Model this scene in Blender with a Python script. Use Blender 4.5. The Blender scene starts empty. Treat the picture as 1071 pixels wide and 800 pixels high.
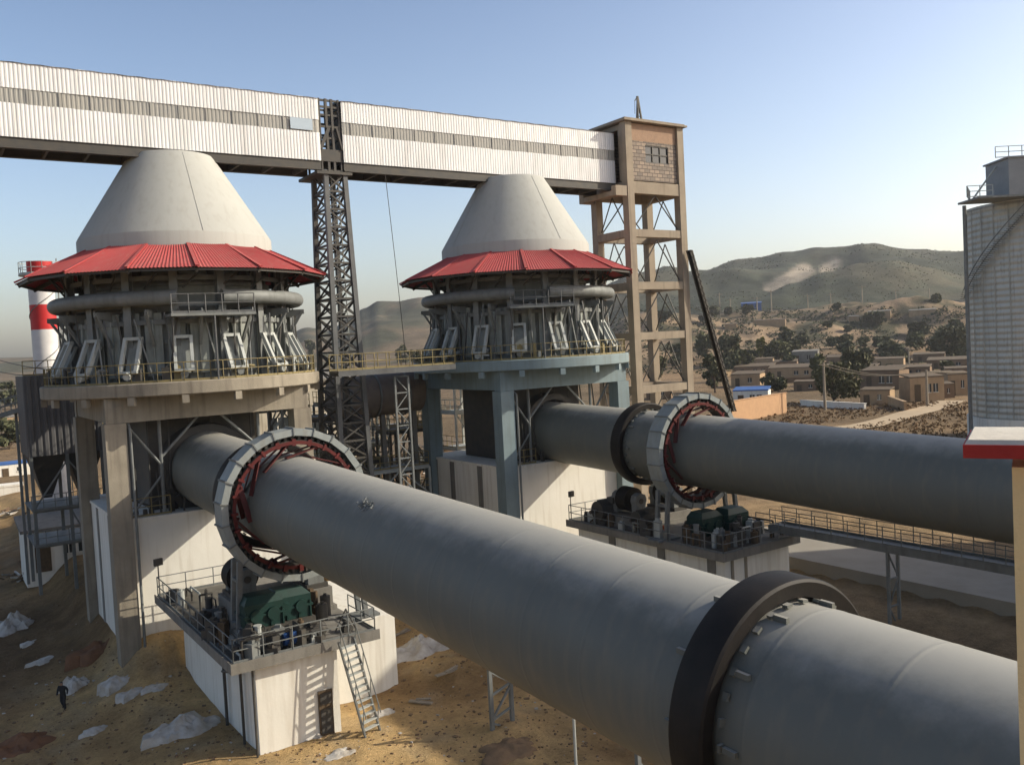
import bpy, math, random
from mathutils import Vector, Matrix, noise
rnd = random.Random(7)
pi = math.pi; cos = math.cos; sin = math.sin; R_ = math.radians

# ------------------------------------------------------------------ scale
S = 1.2            # authoring unit -> metres
OZ = 15.6          # authoring z of the plant floor is -15.6
def W(p): return Vector((p[0]*S, p[1]*S, (p[2]+OZ)*S))

scene = bpy.context.scene
C = scene.collection

# ------------------------------------------------------------------ camera
F, H0, ROLL, AZ = 923.9, 360.83, 0.052, 0.5913
pit = math.atan((400-H0)/F); rl = math.atan(ROLL)
FW = Vector((sin(AZ)*cos(pit), cos(AZ)*cos(pit), -sin(pit)))
_rt = Vector((cos(AZ), -sin(AZ), 0)); _up = _rt.cross(FW)
RT = cos(rl)*_rt - sin(rl)*_up; UP = sin(rl)*_rt + cos(rl)*_up
cd = bpy.data.cameras.new('camera'); cam = bpy.data.objects.new('camera', cd); C.objects.link(cam)
M = Matrix((RT, UP, -FW)).transposed().to_4x4(); M.translation = W((0,0,0)); cam.matrix_world = M
cd.sensor_width = 36; cd.lens = F/1071*36; cd.clip_end = 8000; cd.clip_start = .1
scene.camera = cam
def ray(u, v): return FW*F + RT*(u-535.5) - UP*(v-400)
def atd(u, v, d): return ray(u, v)*(d/F)
def aty(u, v, y): r = ray(u, v); return r*(y/r.y)
def atx(u, v, x): r = ray(u, v); return r*(x/r.x)
def atz(u, v, z): r = ray(u, v); return r*(z/r.z)

# ------------------------------------------------------------------ materials
MATS = {}
def pm(name, c1, c2=None, scale=1.0, rough=.8, metal=0., streak=0., bump=.15, bscale=14., sharp=.5, spec=.3, dirt=None, rough2=None):
    m = bpy.data.materials.new(name); m.use_nodes = True; MATS[name] = m
    nt = m.node_tree; N = nt.nodes; L = nt.links
    b = N['Principled BSDF']; b.inputs['Roughness'].default_value = rough; b.inputs['Metallic'].default_value = metal
    b.inputs['Specular IOR Level'].default_value = spec
    tc = N.new('ShaderNodeTexCoord')
    c2 = c2 or tuple(x*.7 for x in c1)
    n1 = N.new('ShaderNodeTexNoise'); n1.inputs['Scale'].default_value = scale; n1.inputs['Detail'].default_value = 8; n1.inputs['Roughness'].default_value = .62
    L.new(tc.outputs['Object'], n1.inputs['Vector'])
    mr = N.new('ShaderNodeMapRange'); mr.inputs['From Min'].default_value = .5-sharp*.5; mr.inputs['From Max'].default_value = .5+sharp*.5
    L.new(n1.outputs['Fac'], mr.inputs['Value'])
    mx = N.new('ShaderNodeMix'); mx.data_type = 'RGBA'
    mx.inputs['A'].default_value = (*c1, 1); mx.inputs['B'].default_value = (*c2, 1)
    L.new(mr.outputs[0], mx.inputs['Factor']); col = mx.outputs['Result']
    if streak:
        mp = N.new('ShaderNodeMapping'); mp.inputs['Scale'].default_value = (2.2, 2.2, .16)
        L.new(tc.outputs['Object'], mp.inputs['Vector'])
        n2 = N.new('ShaderNodeTexNoise'); n2.inputs['Scale'].default_value = 1.3; n2.inputs['Detail'].default_value = 6
        L.new(mp.outputs[0], n2.inputs['Vector'])
        m2 = N.new('ShaderNodeMapRange'); m2.inputs['From Min'].default_value = .5; m2.inputs['From Max'].default_value = .74; m2.inputs['To Max'].default_value = streak
        L.new(n2.outputs['Fac'], m2.inputs['Value'])
        x2 = N.new('ShaderNodeMix'); x2.data_type = 'RGBA'; d = dirt or tuple(x*.35 for x in c1); x2.inputs['B'].default_value = (*d, 1)
        L.new(col, x2.inputs['A']); L.new(m2.outputs[0], x2.inputs['Factor']); col = x2.outputs['Result']
    L.new(col, b.inputs['Base Color'])
    if rough2 is not None:
        r2 = N.new('ShaderNodeMapRange'); r2.inputs['To Min'].default_value = rough; r2.inputs['To Max'].default_value = rough2
        L.new(n1.outputs['Fac'], r2.inputs['Value']); L.new(r2.outputs[0], b.inputs['Roughness'])
    if bump:
        n3 = N.new('ShaderNodeTexNoise'); n3.inputs['Scale'].default_value = bscale; n3.inputs['Detail'].default_value = 5
        L.new(tc.outputs['Object'], n3.inputs['Vector'])
        bp = N.new('ShaderNodeBump'); bp.inputs['Strength'].default_value = bump; bp.inputs['Distance'].default_value = .05
        L.new(n3.outputs['Fac'], bp.inputs['Height']); L.new(bp.outputs[0], b.inputs['Normal'])
    return m
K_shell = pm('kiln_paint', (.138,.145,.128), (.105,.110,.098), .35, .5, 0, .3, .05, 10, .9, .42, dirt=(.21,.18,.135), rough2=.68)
def dust_and_lit_top(m, col, lo=.35, hi=1.0, amt=.85):
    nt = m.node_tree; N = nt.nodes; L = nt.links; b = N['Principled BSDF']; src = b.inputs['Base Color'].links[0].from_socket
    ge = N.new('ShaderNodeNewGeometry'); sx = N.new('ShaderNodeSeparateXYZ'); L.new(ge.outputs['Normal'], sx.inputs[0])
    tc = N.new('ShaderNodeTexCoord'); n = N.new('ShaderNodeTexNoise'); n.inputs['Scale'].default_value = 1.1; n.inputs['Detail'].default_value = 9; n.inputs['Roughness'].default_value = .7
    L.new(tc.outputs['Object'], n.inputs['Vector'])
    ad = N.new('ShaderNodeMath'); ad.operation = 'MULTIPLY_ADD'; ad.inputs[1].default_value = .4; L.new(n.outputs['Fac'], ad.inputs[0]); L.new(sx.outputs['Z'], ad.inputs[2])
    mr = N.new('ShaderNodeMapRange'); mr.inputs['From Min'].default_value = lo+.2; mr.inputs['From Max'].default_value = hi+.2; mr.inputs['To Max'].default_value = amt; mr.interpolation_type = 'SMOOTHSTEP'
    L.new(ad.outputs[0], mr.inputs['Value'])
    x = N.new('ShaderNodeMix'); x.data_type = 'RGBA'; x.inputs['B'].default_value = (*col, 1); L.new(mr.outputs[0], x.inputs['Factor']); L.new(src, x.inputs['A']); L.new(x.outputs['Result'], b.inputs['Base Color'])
dust_and_lit_top(K_shell, (.33,.32,.285), .64, 1.0, .88)  # pale dust tone on upward faces that also paints the sunlit strip
K_tyre = pm('cast_steel', (.010,.0095,.009), (.026,.021,.018), 1.5, .62, .35, bump=.1)
K_edge = pm('machined_edge', (.12,.105,.09), (.05,.045,.04), 2., .5, .5, bump=.05)
Redgear = pm('red_oxide_paint', (.10,.014,.013), (.04,.011,.01), 2., .6)
Guard = pm('guard_plate', (.31,.335,.325), (.22,.24,.235), 1.2, .5, .1, .35, .04, dirt=(.2,.17,.13))
PanelG = pm('wall_panel_paint', (.33,.35,.32), (.22,.235,.21), 1.2, .6, 0, .6, .05, dirt=(.13,.12,.10))
Cone = pm('cone_paint', (.42,.42,.39), (.345,.345,.315), .3, .75, 0, .32, .06, 9, 1.0, dirt=(.28,.265,.225))
RoofRed = pm('red_sheet', (.40,.045,.048), (.31,.042,.042), .45, .6, 0, .5, 0, dirt=(.30,.13,.11))
dust_and_lit_top(RoofRed, (.42,.20,.17), .5, 1.3, .45)
MastG = pm('mast_grey', (.13,.135,.135), (.085,.085,.085), 1.5, .6, .1, .3, .05)
Dark = pm('dark_steel', (.055,.055,.055), (.09,.08,.065), 1.5, .6, .2, bump=.05)
Mid = pm('grey_steel', (.22,.23,.225), (.14,.145,.135), 1.3, .6, .1, .4, .05)
BodyG = pm('shell_panel', (.27,.285,.265), (.18,.19,.175), .9, .65, 0, .5, .05)
FrameL = pm('pale_frame', (.44,.46,.44), (.33,.34,.31), 1.5, .55, bump=.03)
Yel = pm('yellow_rail', (.30,.235,.09), (.14,.115,.07), 1.5, .6, bump=0)
Conc = pm('raw_concrete', (.33,.29,.225), (.22,.19,.145), .7, .88, 0, .6, .25, dirt=(.12,.10,.08))
ConcD = pm('grey_concrete', (.24,.225,.20), (.16,.15,.13), .7, .88, 0, .5, .25, dirt=(.10,.09,.075))
BlueG = pm('bluegrey_paint', (.21,.27,.285), (.16,.205,.215), .7, .7, 0, .45, .08, dirt=(.13,.14,.13))
White = pm('white_render', (.78,.75,.68), (.68,.65,.57), .4, .85, 0, .38, .12, 6, dirt=(.40,.33,.24))
Clad = pm('white_sheet', (.70,.70,.69), (.58,.58,.575), .3, .5, .1, .5, .02, dirt=(.40,.39,.36))
Pane = pm('skylight_sheet', (.25,.25,.235), (.36,.34,.29), .5, .3, 0, bump=0, sharp=.7, spec=.5)
Tower = pm('tower_concrete', (.335,.28,.21), (.25,.205,.155), .8, .9, 0, .5, .2, dirt=(.15,.12,.09))
Green = pm('green_paint', (.012,.046,.038), (.010,.026,.022), 2.5, .5, bump=.02)
Blue = pm('blue_paint', (.03,.09,.28), (.02,.06,.16), 1.5, .45, bump=.02)
Orange = pm('orange_paint', (.55,.13,.03), (.35,.09,.03), 3., .5)
Wood = pm('old_timber', (.13,.09,.055), (.07,.05,.03), 4., .85)
Glass = pm('dark_glass', (.02,.024,.026), (.035,.04,.042), 1., .12, bump=0, spec=.6)
Stucco = pm('yellow_stucco', (.80,.62,.34), (.72,.54,.28), 1.5, .9, bump=.2, bscale=40)
CapRed = pm('cap_red', (.38,.03,.025), (.30,.025,.02), 2., .7)
CapW = pm('cap_cement', (.62,.58,.50), (.48,.44,.37), 2., .9, bump=.2)
Galv = pm('galvanised', (.50,.485,.43), (.36,.355,.325), .35, .5, .45, .55, 0, sharp=.8, dirt=(.20,.19,.17))
ChW = pm('chimney_white', (.72,.70,.68), None, .6, .5, bump=.02)
ChR = pm('chimney_red', (.55,.03,.03), None, .6, .5, bump=.02)
Sheet = pm('plastic_sheet', (.60,.575,.53), (.33,.275,.21), 1.6, .5, bump=.6, bscale=6)
Road = pm('road_concrete', (.33,.30,.25), (.25,.225,.185), .5, .9, 0, 0, .15)
Mud = pm('tan_mud_brick', (.42,.295,.175), (.30,.205,.12), .6, .95, 0, .3, .3, dirt=(.2,.14,.09))
MudD = pm('brown_brick', (.23,.155,.095), (.15,.10,.065), .6, .95, bump=.3)
RoofB = pm('roof_tile', (.155,.115,.075), (.10,.075,.05), .8, .9, bump=.4)
Bark = pm('bark', (.10,.07,.05), (.06,.045,.03), 6., .95, bump=.6)
Pole = pm('weathered_pole', (.34,.29,.22), (.24,.20,.15), 3., .9)
Dirt = pm('loose_dirt', (.25,.165,.095), (.15,.10,.06), 1.5, .98, bump=.9, bscale=5)
def leafmat(name, c1, c2):
    m = pm(name, c1, c2, .7, .75, bump=0, sharp=.5, spec=.15)
    return m
LeafD = leafmat('leaf_dark', (.06,.068,.034), (.115,.105,.052))
LeafM = leafmat('leaf_mid', (.075,.085,.04), (.11,.105,.05))
LeafY = leafmat('leaf_yellow', (.24,.21,.05), (.15,.15,.045))
Scrub = leafmat('scrub', (.22,.13,.065), (.12,.085,.045))
Bush = leafmat('bush', (.10,.10,.055), (.06,.07,.035))
def brickmat():
    m = pm('rough_brick', (.30,.235,.175), (.24,.19,.15), 1., .9, bump=0)
    nt = m.node_tree; N = nt.nodes; L = nt.links; b = N['Principled BSDF']
    tc = N.new('ShaderNodeTexCoord'); mp = N.new('ShaderNodeMapping'); mp.inputs['Rotation'].default_value = (pi/2,0,0)
    L.new(tc.outputs['Object'], mp.inputs['Vector'])
    br = N.new('ShaderNodeTexBrick'); br.inputs['Scale'].default_value = 1.; br.inputs['Brick Width'].default_value = .62; br.inputs['Row Height'].default_value = .34
    br.inputs['Mortar Size'].default_value = .035; br.inputs['Color1'].default_value = (.34,.27,.21,1); br.inputs['Color2'].default_value = (.20,.17,.145,1); br.inputs['Mortar'].default_value = (.13,.11,.095,1)
    L.new(mp.outputs[0], br.inputs['Vector']); L.new(br.outputs['Color'], b.inputs['Base Color'])
    bp = N.new('ShaderNodeBump'); bp.inputs['Strength'].default_value = .8; bp.inputs['Distance'].default_value = .03
    L.new(br.outputs['Fac'], bp.inputs['Height']); bp.invert = True; L.new(bp.outputs[0], b.inputs['Normal'])
    return m
Brick = brickmat()

# ------------------------------------------------------------------ mesh builder
class MB:
    def __init__(s): s.v = []; s.f = []; s.mi = []
    def face(s, pts, mi=0):
        n = len(s.v); s.v += [Vector(p) for p in pts]; s.f.append(tuple(range(n, n+len(pts)))); s.mi.append(mi)
    def add(s, vs, fs, mi=0):
        n = len(s.v); s.v += [Vector(p) for p in vs]
        for f in fs: s.f.append(tuple(i+n for i in f)); s.mi.append(mi)
        return s
    def box(s, c, d, rz=0, mi=0):
        x, y, z = d[0]/2, d[1]/2, d[2]/2; cr, sr = cos(rz), sin(rz)
        vs = [(c[0]+a*x*cr-b*y*sr, c[1]+a*x*sr+b*y*cr, c[2]+e*z) for e in (-1,1) for a, b in ((-1,-1),(1,-1),(1,1),(-1,1))]
        return s.add(vs, [(3,2,1,0),(4,5,6,7),(0,1,5,4),(1,2,6,5),(2,3,7,6),(3,0,4,7)], mi)
    def bb(s, x0, x1, y0, y1, z0, z1, mi=0): return s.box(((x0+x1)/2,(y0+y1)/2,(z0+z1)/2), (x1-x0,y1-y0,z1-z0), 0, mi)
    def beam(s, p, q, w, h=None, mi=0):
        p, q = Vector(p), Vector(q); h = h or w; d = (q-p)
        if d.length < 1e-6: return s
        d.normalize(); ref = Vector((0,0,1)) if abs(d.z) < .95 else Vector((0,1,0))
        a = d.cross(ref).normalized(); b = a.cross(d)
        vs = [e + a*(i*w/2) + b*(j*h/2) for e in (p, q) for i, j in ((-1,-1),(1,-1),(1,1),(-1,1))]
        return s.add(vs, [(3,2,1,0),(4,5,6,7),(0,1,5,4),(1,2,6,5),(2,3,7,6),(3,0,4,7)], mi)
    def tube(s, p, q, r, n=8, r2=None, mi=0, caps=True):
        p, q = Vector(p), Vector(q); r2 = r if r2 is None else r2; d = (q-p).normalized()
        ref = Vector((0,0,1)) if abs(d.z) < .9 else Vector((0,1,0)); a = d.cross(ref).normalized(); b = a.cross(d)
        vs = [p+(a*cos(t)+b*sin(t))*r for t in [2*pi*i/n for i in range(n)]] + [q+(a*cos(t)+b*sin(t))*r2 for t in [2*pi*i/n for i in range(n)]]
        fs = [(i,(i+1)%n,n+(i+1)%n,n+i) for i in range(n)]
        fs = [tuple(reversed(f)) for f in fs]
        if caps: fs += [tuple(range(n)), tuple(reversed(range(n,2*n)))]
        return s.add(vs, fs, mi)
    def path(s, pts, r, n=6, mi=0):
        for a, b in zip(pts, pts[1:]): s.tube(a, b, r, n, mi=mi)
        return s
    def lathe(s, prof, n, o=(0,0,0), ax=(0,0,1), a0=0, a1=2*pi, mi=0, caps=False, ph=0):
        # prof: (radius, height along axis)
        ax = Vector(ax).normalized(); o = Vector(o)
        ref = Vector((1,0,0)) if abs(ax.x) < .9 else Vector((0,1,0)); a = (ref - ax*ref.dot(ax)).normalized(); b = ax.cross(a)
        full = abs(a1-a0-2*pi) < 1e-6; m = n if full else n+1
        vs = []
        for r, h in prof:
            for i in range(m):
                t = ph + a0+(a1-a0)*i/n; vs.append(o+ax*h+(a*cos(t)+b*sin(t))*r)
        fs = []
        for k in range(len(prof)-1):
            for i in range(n):
                j = (i+1) % m
                fs.append((k*m+i, k*m+j, (k+1)*m+j, (k+1)*m+i))
        if caps: fs += [tuple(reversed(range(m))), tuple(range((len(prof)-1)*m, len(prof)*m))]
        return s.add(vs, fs, mi)
    def build(s, name, mats, parent=None, smooth=0, loc=None):
        base = parent
        while base is not None and base.parent is not None: base = base.parent
        if base is not None: o0 = Vector(base['_o'])
        else:
            if loc is None:
                xs = [v.x for v in s.v]; ys = [v.y for v in s.v]; zs = [v.z for v in s.v]
                loc = ((min(xs)+max(xs))/2, (min(ys)+max(ys))/2, min(zs))
            o0 = Vector(loc)
        me = bpy.data.meshes.new(name); me.from_pydata([(v-o0)*S for v in s.v], [], s.f)
        if not isinstance(mats, (list, tuple)): mats = [mats]
        for m in mats: me.materials.append(m)
        if len(mats) > 1: me.polygons.foreach_set('material_index', s.mi)
        if smooth:
            me.polygons.foreach_set('use_smooth', [True]*len(me.polygons)); me.set_sharp_from_angle(angle=R_(smooth))
        me.update()
        o = bpy.data.objects.new(name, me); C.objects.link(o)
        if parent is not None: o.parent = parent
        else: o.location = W(o0)
        return o
def tag(o, label, cat, group=None, kind=None):
    o['label'] = label; o['category'] = cat
    if group: o['group'] = group
    if kind: o['kind'] = kind
    return o
def thing(name, loc, label, cat, group=None):
    o = bpy.data.objects.new(name, None); C.objects.link(o); o.location = W(loc); o['_o'] = tuple(loc)
    o.empty_display_size = .3
    return tag(o, label, cat, group)
def struct(o): o['kind'] = 'structure'; return o
def copy_tree(o, parent=None):
    c = o.copy(); C.objects.link(c)
    if parent is not None: c.parent = parent
    for ch in list(o.children): copy_tree(ch, c)
    return c
def put(o, loc, rz=0, label=None):
    o.location = W(loc); o.rotation_euler = (0,0,rz)
    if label: o['label'] = label
    return o
def jit(a): return rnd.uniform(-a, a)

def rail(mb, pts, h=.95, step=1.0, r=.028, closed=False, toe=True, rng=None):
    pts = [Vector(p) for p in pts]
    if closed: pts.append(pts[0])
    for a, b in zip(pts, pts[1:]):
        L = (b-a).length; n = max(1, round(L/step))
        for i in range(n+1):
            p = a.lerp(b, i/n); mb.tube(p, p+Vector((0,0,h)), r, 5)
        for k in (h, h*.52): mb.tube(a+Vector((0,0,k)), b+Vector((0,0,k)), r*.9, 5)
        if toe: mb.beam(a+Vector((0,0,.06)), b+Vector((0,0,.06)), .015, .10)
def corrug(mb, p, q, up, nrm, pitch, dep, sheet=1.0, jitter=0.0, mi=0, rows=1):
    """corrugated sheet from p along q, raised along vector up; ribs along nrm"""
    p, q, up, nrm = Vector(p), Vector(q), Vector(up), Vector(nrm); L = (q-p).length; d = (q-p)/L
    n = int(L/pitch); off = 0; top = 0; prof = []
    for i in range(n):
        t0 = i*pitch
        if jitter and int(t0/sheet) != int((t0-pitch)/sheet): off = rnd.uniform(0, jitter); top = rnd.uniform(-jitter, jitter)*1.2
        for a, h in ((.0,0),(.30,0),(.42,1),(.88,1)): prof.append((t0+a*pitch, h*dep+off, top))
    prof.append((L, 0, 0))
    vs = []
    for t, h, tp in prof:
        vs += [p+d*t+nrm*h, p+d*t+nrm*(h)+up*(1+tp/ max(up.length,.01))]
    fs = [(2*i, 2*i+2, 2*i+3, 2*i+1) for i in range(len(prof)-1)]
    mb.add(vs, fs, mi)

# ------------------------------------------------------------------ terrain
def sst(a, b, x):
    t = max(0., min(1., (x-a)/(b-a))); return t*t*(3-2*t)
def interp(tab, x):
    if x <= tab[0][0]: return tab[0][1]
    for (a, b), (c, d) in zip(tab, tab[1:]):
        if x <= c: t = (x-a)/(c-a); t = t*t*(3-2*t); return b+(d-b)*t
    return tab[-1][1]
SKY = [(-900,362),(0,374),(100,372),(200,366),(300,352),(325,343),(347,347),(371,333),(385,325),(401,318),(420,317),(445,313),(500,309),(560,312),(620,306),(677,291),(704,288),(724,290),(740,284),(778,273),(795,272),(830,267),(866,263),(890,261),(913,257),(954,261),(1008,264),(1071,272),(1300,290),(2200,300)]
def fb(x, y, o=4): return noise.fractal(Vector((x, y, 3.3)), 1.0, 2.1, o)
def near_z(x, y):
    z = -15.55
    z += 1.5*sst(6.5, 9, x)*sst(45.5, 48.5, y)*(1-sst(21, 27, x))
    z += -.9*(1-sst(3, 9, x))
    z += 1.55*sst(31, 38.5, x)
    z += .62*sst(41.5, 42.3, x)
    z += .12*fb(x*.25, y*.25) + .07*fb(x*1.1, y*1.1, 3)
    for px, py, r, h in ((9.5,46.3,2.2,.5),(18.6,29.4,1.3,.35),(3.2,33.,2.5,.4),(21,36.5,2.6,.5)):
        d2 = ((x-px)**2+(y-py)**2)/(r*r)
        if d2 < 6: z += h*math.exp(-d2)*(1+.5*fb(x*1.5, y*1.5, 3))
    return z
def far_z(x, y):
    d = math.hypot(x, y); az = math.atan2(x, y)-AZ
    az = max(-1.1, min(1.1, az)); u = 535.5+F*math.tan(az)
    hor = 361-.052*(u-535)
    ca = cos(az)
    right = sst(560, 690, u)
    dd = d*ca     # depth
    z = -14. + .7*fb(x*.01, y*.01)
    # right side: eroded terrace slopes, plateau, hills
    zr = -14 + 5.5*sst(300, 410, dd) + 15*sst(405, 490, dd)*(1+.55*fb(x*.012, y*.012, 5)) + 8*sst(490, 610, dd)
    zr += 3.5*sst(405, 440, dd)*(1-sst(520, 600, dd))*fb(x*.035, y*.035, 4)
    zl = -14 + 6*sst(200, 700, dd)
    z = zl*(1-right) + zr*right + .5*fb(x*.03, y*.03)
    e = (hor-interp(SKY, u))/F
    top = e*1100
    t = sst(640, 1100, dd)
    rough = fb(x*.0045, y*.0045, 6)
    ridg = noise.ridged_multi_fractal(Vector((x*.0035, y*.0035, 1.)), 1., 2., 5, 1., 2.)
    hill = (top - z)*t*(1 + (1-sst(950, 1100, dd))*(.42*rough-.16*(ridg-1.)))
    z += max(hill, -8)
    if dd > 1100: z = z*(1-.6*sst(1100, 2200, dd))
    # nearer dark spur on the right
    if u > 790:
        vv = interp([(790,318),(835,300),(870,290),(905,281),(940,277),(975,282),(1015,290),(1100,300)], u); zz = (hor-vv)/F*820
        tt = sst(640, 820, dd)*(1-sst(820, 1010, dd)*.8)
        if tt > 0: z = max(z, zz*tt*(1+.2*rough*(1-sst(780,820,dd))) + (1-tt)*z)
    return z
def ground_z(x, y):
    d = math.hypot(x, y); w = sst(85, 130, d)
    if w <= 0: return near_z(x, y)
    if w >= 1: return far_z(x, y)
    return near_z(x, y)*(1-w)+far_z(x, y)*w
def spot(u, v, dmin=60):
    r = ray(u, v); h = math.hypot(r.x, r.y); t = dmin/h
    while t*h < 1500:
        p = r*t
        if p.z < ground_z(p.x, p.y): break
        t *= 1.004
    return Vector((p.x, p.y, ground_z(p.x, p.y)))
def lerp3(a, b, t): return tuple(a[i]*(1-t)+b[i]*t for i in range(3))
def terrain():
    azs = []
    a = -pi
    while a < pi:
        azs.append(a); rel = abs(a-AZ)
        a += R_(.22) if rel < R_(36) else (R_(.8) if rel < R_(60) else R_(5))
    rs = []; r = 2.5
    while r < 2600: rs.append(r); r *= (1.02 if r < 420 else (1.010 if r < 1150 else 1.06))
    vs = []; cols = []
    n = len(azs)
    for r in rs:
        for a in azs:
            x, y = sin(a)*r, cos(a)*r; z = ground_z(x, y); vs.append(Vector((x, y, z)))
            az = max(-1.1, min(1.1, a-AZ)); u = 535.5+F*math.tan(az); dd = r*cos(az); right = sst(560, 690, u)
            f1 = .5+.5*fb(x*.12, y*.12, 4); f2 = .5+.5*fb(x*.5+9, y*.5, 3)
            c = lerp3((.60,.405,.19), (.34,.215,.10), sst(.30,.70,f1))
            c = lerp3(c, (.42,.33,.21), .5*sst(.55,.8,f2))
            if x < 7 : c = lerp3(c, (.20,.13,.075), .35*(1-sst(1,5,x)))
            if y > 46 and x < 12: c = lerp3(c, (.13,.085,.05), .6*sst(48,56,y)*(1-sst(75,110,y)))  # shade around the filter house painted into the ground colour
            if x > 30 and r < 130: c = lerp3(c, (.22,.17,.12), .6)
            if r > 85:
                g = .5+.5*fb(x*.02, y*.02, 5); k = sst(85, 140, r)
                v = lerp3((.28,.19,.11), (.13,.10,.062), g); 
                g2 = sst(.42, .62, .5+.5*fb(x*.04+4, y*.04, 5))
                er = lerp3((.30,.215,.135), (.085,.078,.046), g2)
                hl = lerp3((.042,.048,.030), (.090,.083,.052), sst(.35,.75,.5+.5*fb(x*.008, y*.008, 6)))
                hl = lerp3(hl, (.07,.08,.05), .6*sst(.5,.65,.5+.5*fb(x*.03, y*.03, 4)))
                v = lerp3(v, er, sst(380, 430, dd)); v = lerp3(v, hl, sst(540, 640, dd))
                if right < .99 and dd > 200: v = lerp3(v, lerp3((.17,.125,.08), (.07,.07,.042), sst(.3,.7,.5+.5*fb(x*.02+7, y*.02, 6))), (1-right)*.9)
                # quarry scars
                vpx = 361-.052*(u-535) - (z/dd)*F
                for (ua, va, ub, vb, wd) in ((808,304,845,281,6.5),(836,291,850,283,7),(866,282,880,275,5.5)):
                    tx, ty = ub-ua, vb-va; q = max(0, min(1, ((u-ua)*tx+(vpx-va)*ty)/(tx*tx+ty*ty)))
                    ds = math.hypot(u-ua-q*tx, vpx-va-q*ty)
                    if ds < wd*1.5 and dd > 800: v = lerp3(v, (.36,.30,.225), (1-sst(.5*wd, wd*1.2, ds+2.2*fb(x*.05,y*.05,3)))*.9)
                hz = sst(300, 1500, dd); v = lerp3(v, (.30,.32,.34), .10*hz + (.05*sst(700,1300,dd) if right < .5 else 0))  # haze painted into the colour of distant ground
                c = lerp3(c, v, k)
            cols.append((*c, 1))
    fs = []
    for k in range(len(rs)-1):
        for i in range(n):
            j = (i+1) % n; fs.append((k*n+i, k*n+j, (k+1)*n+j, (k+1)*n+i))
    fs = [tuple(reversed(f)) for f in fs]
    mb = MB(); mb.v = vs; mb.f = fs; mb.mi = [0]*len(fs)
    m = bpy.data.materials.new('ground'); m.use_nodes = True; nt = m.node_tree; N = nt.nodes; L = nt.links; b = N['Principled BSDF']
    b.inputs['Roughness'].default_value = .95; b.inputs['Specular IOR Level'].default_value = .1
    at = N.new('ShaderNodeAttribute'); at.attribute_name = 'tint'; tc = N.new('ShaderNodeTexCoord')
    n1 = N.new('ShaderNodeTexNoise'); n1.inputs['Scale'].default_value = .55; n1.inputs['Detail'].default_value = 12; n1.inputs['Roughness'].default_value = .68
    L.new(tc.outputs['Object'], n1.inputs['Vector'])
    n2 = N.new('ShaderNodeTexNoise'); n2.inputs['Scale'].default_value = .06; n2.inputs['Detail'].default_value = 12; n2.inputs['Roughness'].default_value = .75
    L.new(tc.outputs['Object'], n2.inputs['Vector'])
    n4 = N.new('ShaderNodeTexNoise'); n4.inputs['Scale'].default_value = 5.; n4.inputs['Detail'].default_value = 8; n4.inputs['Roughness'].default_value = .8; L.new(tc.outputs['Object'], n4.inputs['Vector'])
    a4 = N.new('ShaderNodeMath'); a4.operation = 'MULTIPLY_ADD'; a4.inputs[1].default_value = .7; L.new(n4.outputs['Fac'], a4.inputs[0]); L.new(n1.outputs['Fac'], a4.inputs[2]); a5 = N.new('ShaderNodeMath'); a5.operation = 'SUBTRACT'; a5.inputs[1].default_value = .35; L.new(a4.outputs[0], a5.inputs[0])
    ad = N.new('ShaderNodeMath'); ad.operation = 'ADD'; L.new(a5.outputs[0], ad.inputs[0]); L.new(n2.outputs['Fac'], ad.inputs[1])
    mr = N.new('ShaderNodeMapRange'); mr.inputs['From Min'].default_value = .65; mr.inputs['From Max'].default_value = 1.35; mr.inputs['To Min'].default_value = .45; mr.inputs['To Max'].default_value = 1.45
    L.new(ad.outputs[0], mr.inputs['Value'])
    vm = N.new('ShaderNodeVectorMath'); vm.operation = 'SCALE'; L.new(at.outputs['Color'], vm.inputs[0]); L.new(mr.outputs[0], vm.inputs['Scale'])
    L.new(vm.outputs[0], b.inputs['Base Color'])
    bp = N.new('ShaderNodeBump'); bp.inputs['Strength'].default_value = .9; bp.inputs['Distance'].default_value = .35; L.new(a5.outputs[0], bp.inputs['Height']); L.new(bp.outputs[0], b.inputs['Normal'])
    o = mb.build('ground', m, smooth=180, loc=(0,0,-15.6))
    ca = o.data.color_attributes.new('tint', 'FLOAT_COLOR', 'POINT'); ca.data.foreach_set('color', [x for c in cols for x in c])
    struct(o)
terrain()

X1, Y1, X2, Y2 = 12.85, 52.82, 35.78, 52.0
Z1, Z2, SL = -7.26, -7.43, .0289
# road slab by the second kiln
mb = MB(); mb.bb(41.6, 47, 6, 47.5, -14.4, -13.2); struct(mb.build('concrete_road', Road))

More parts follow.
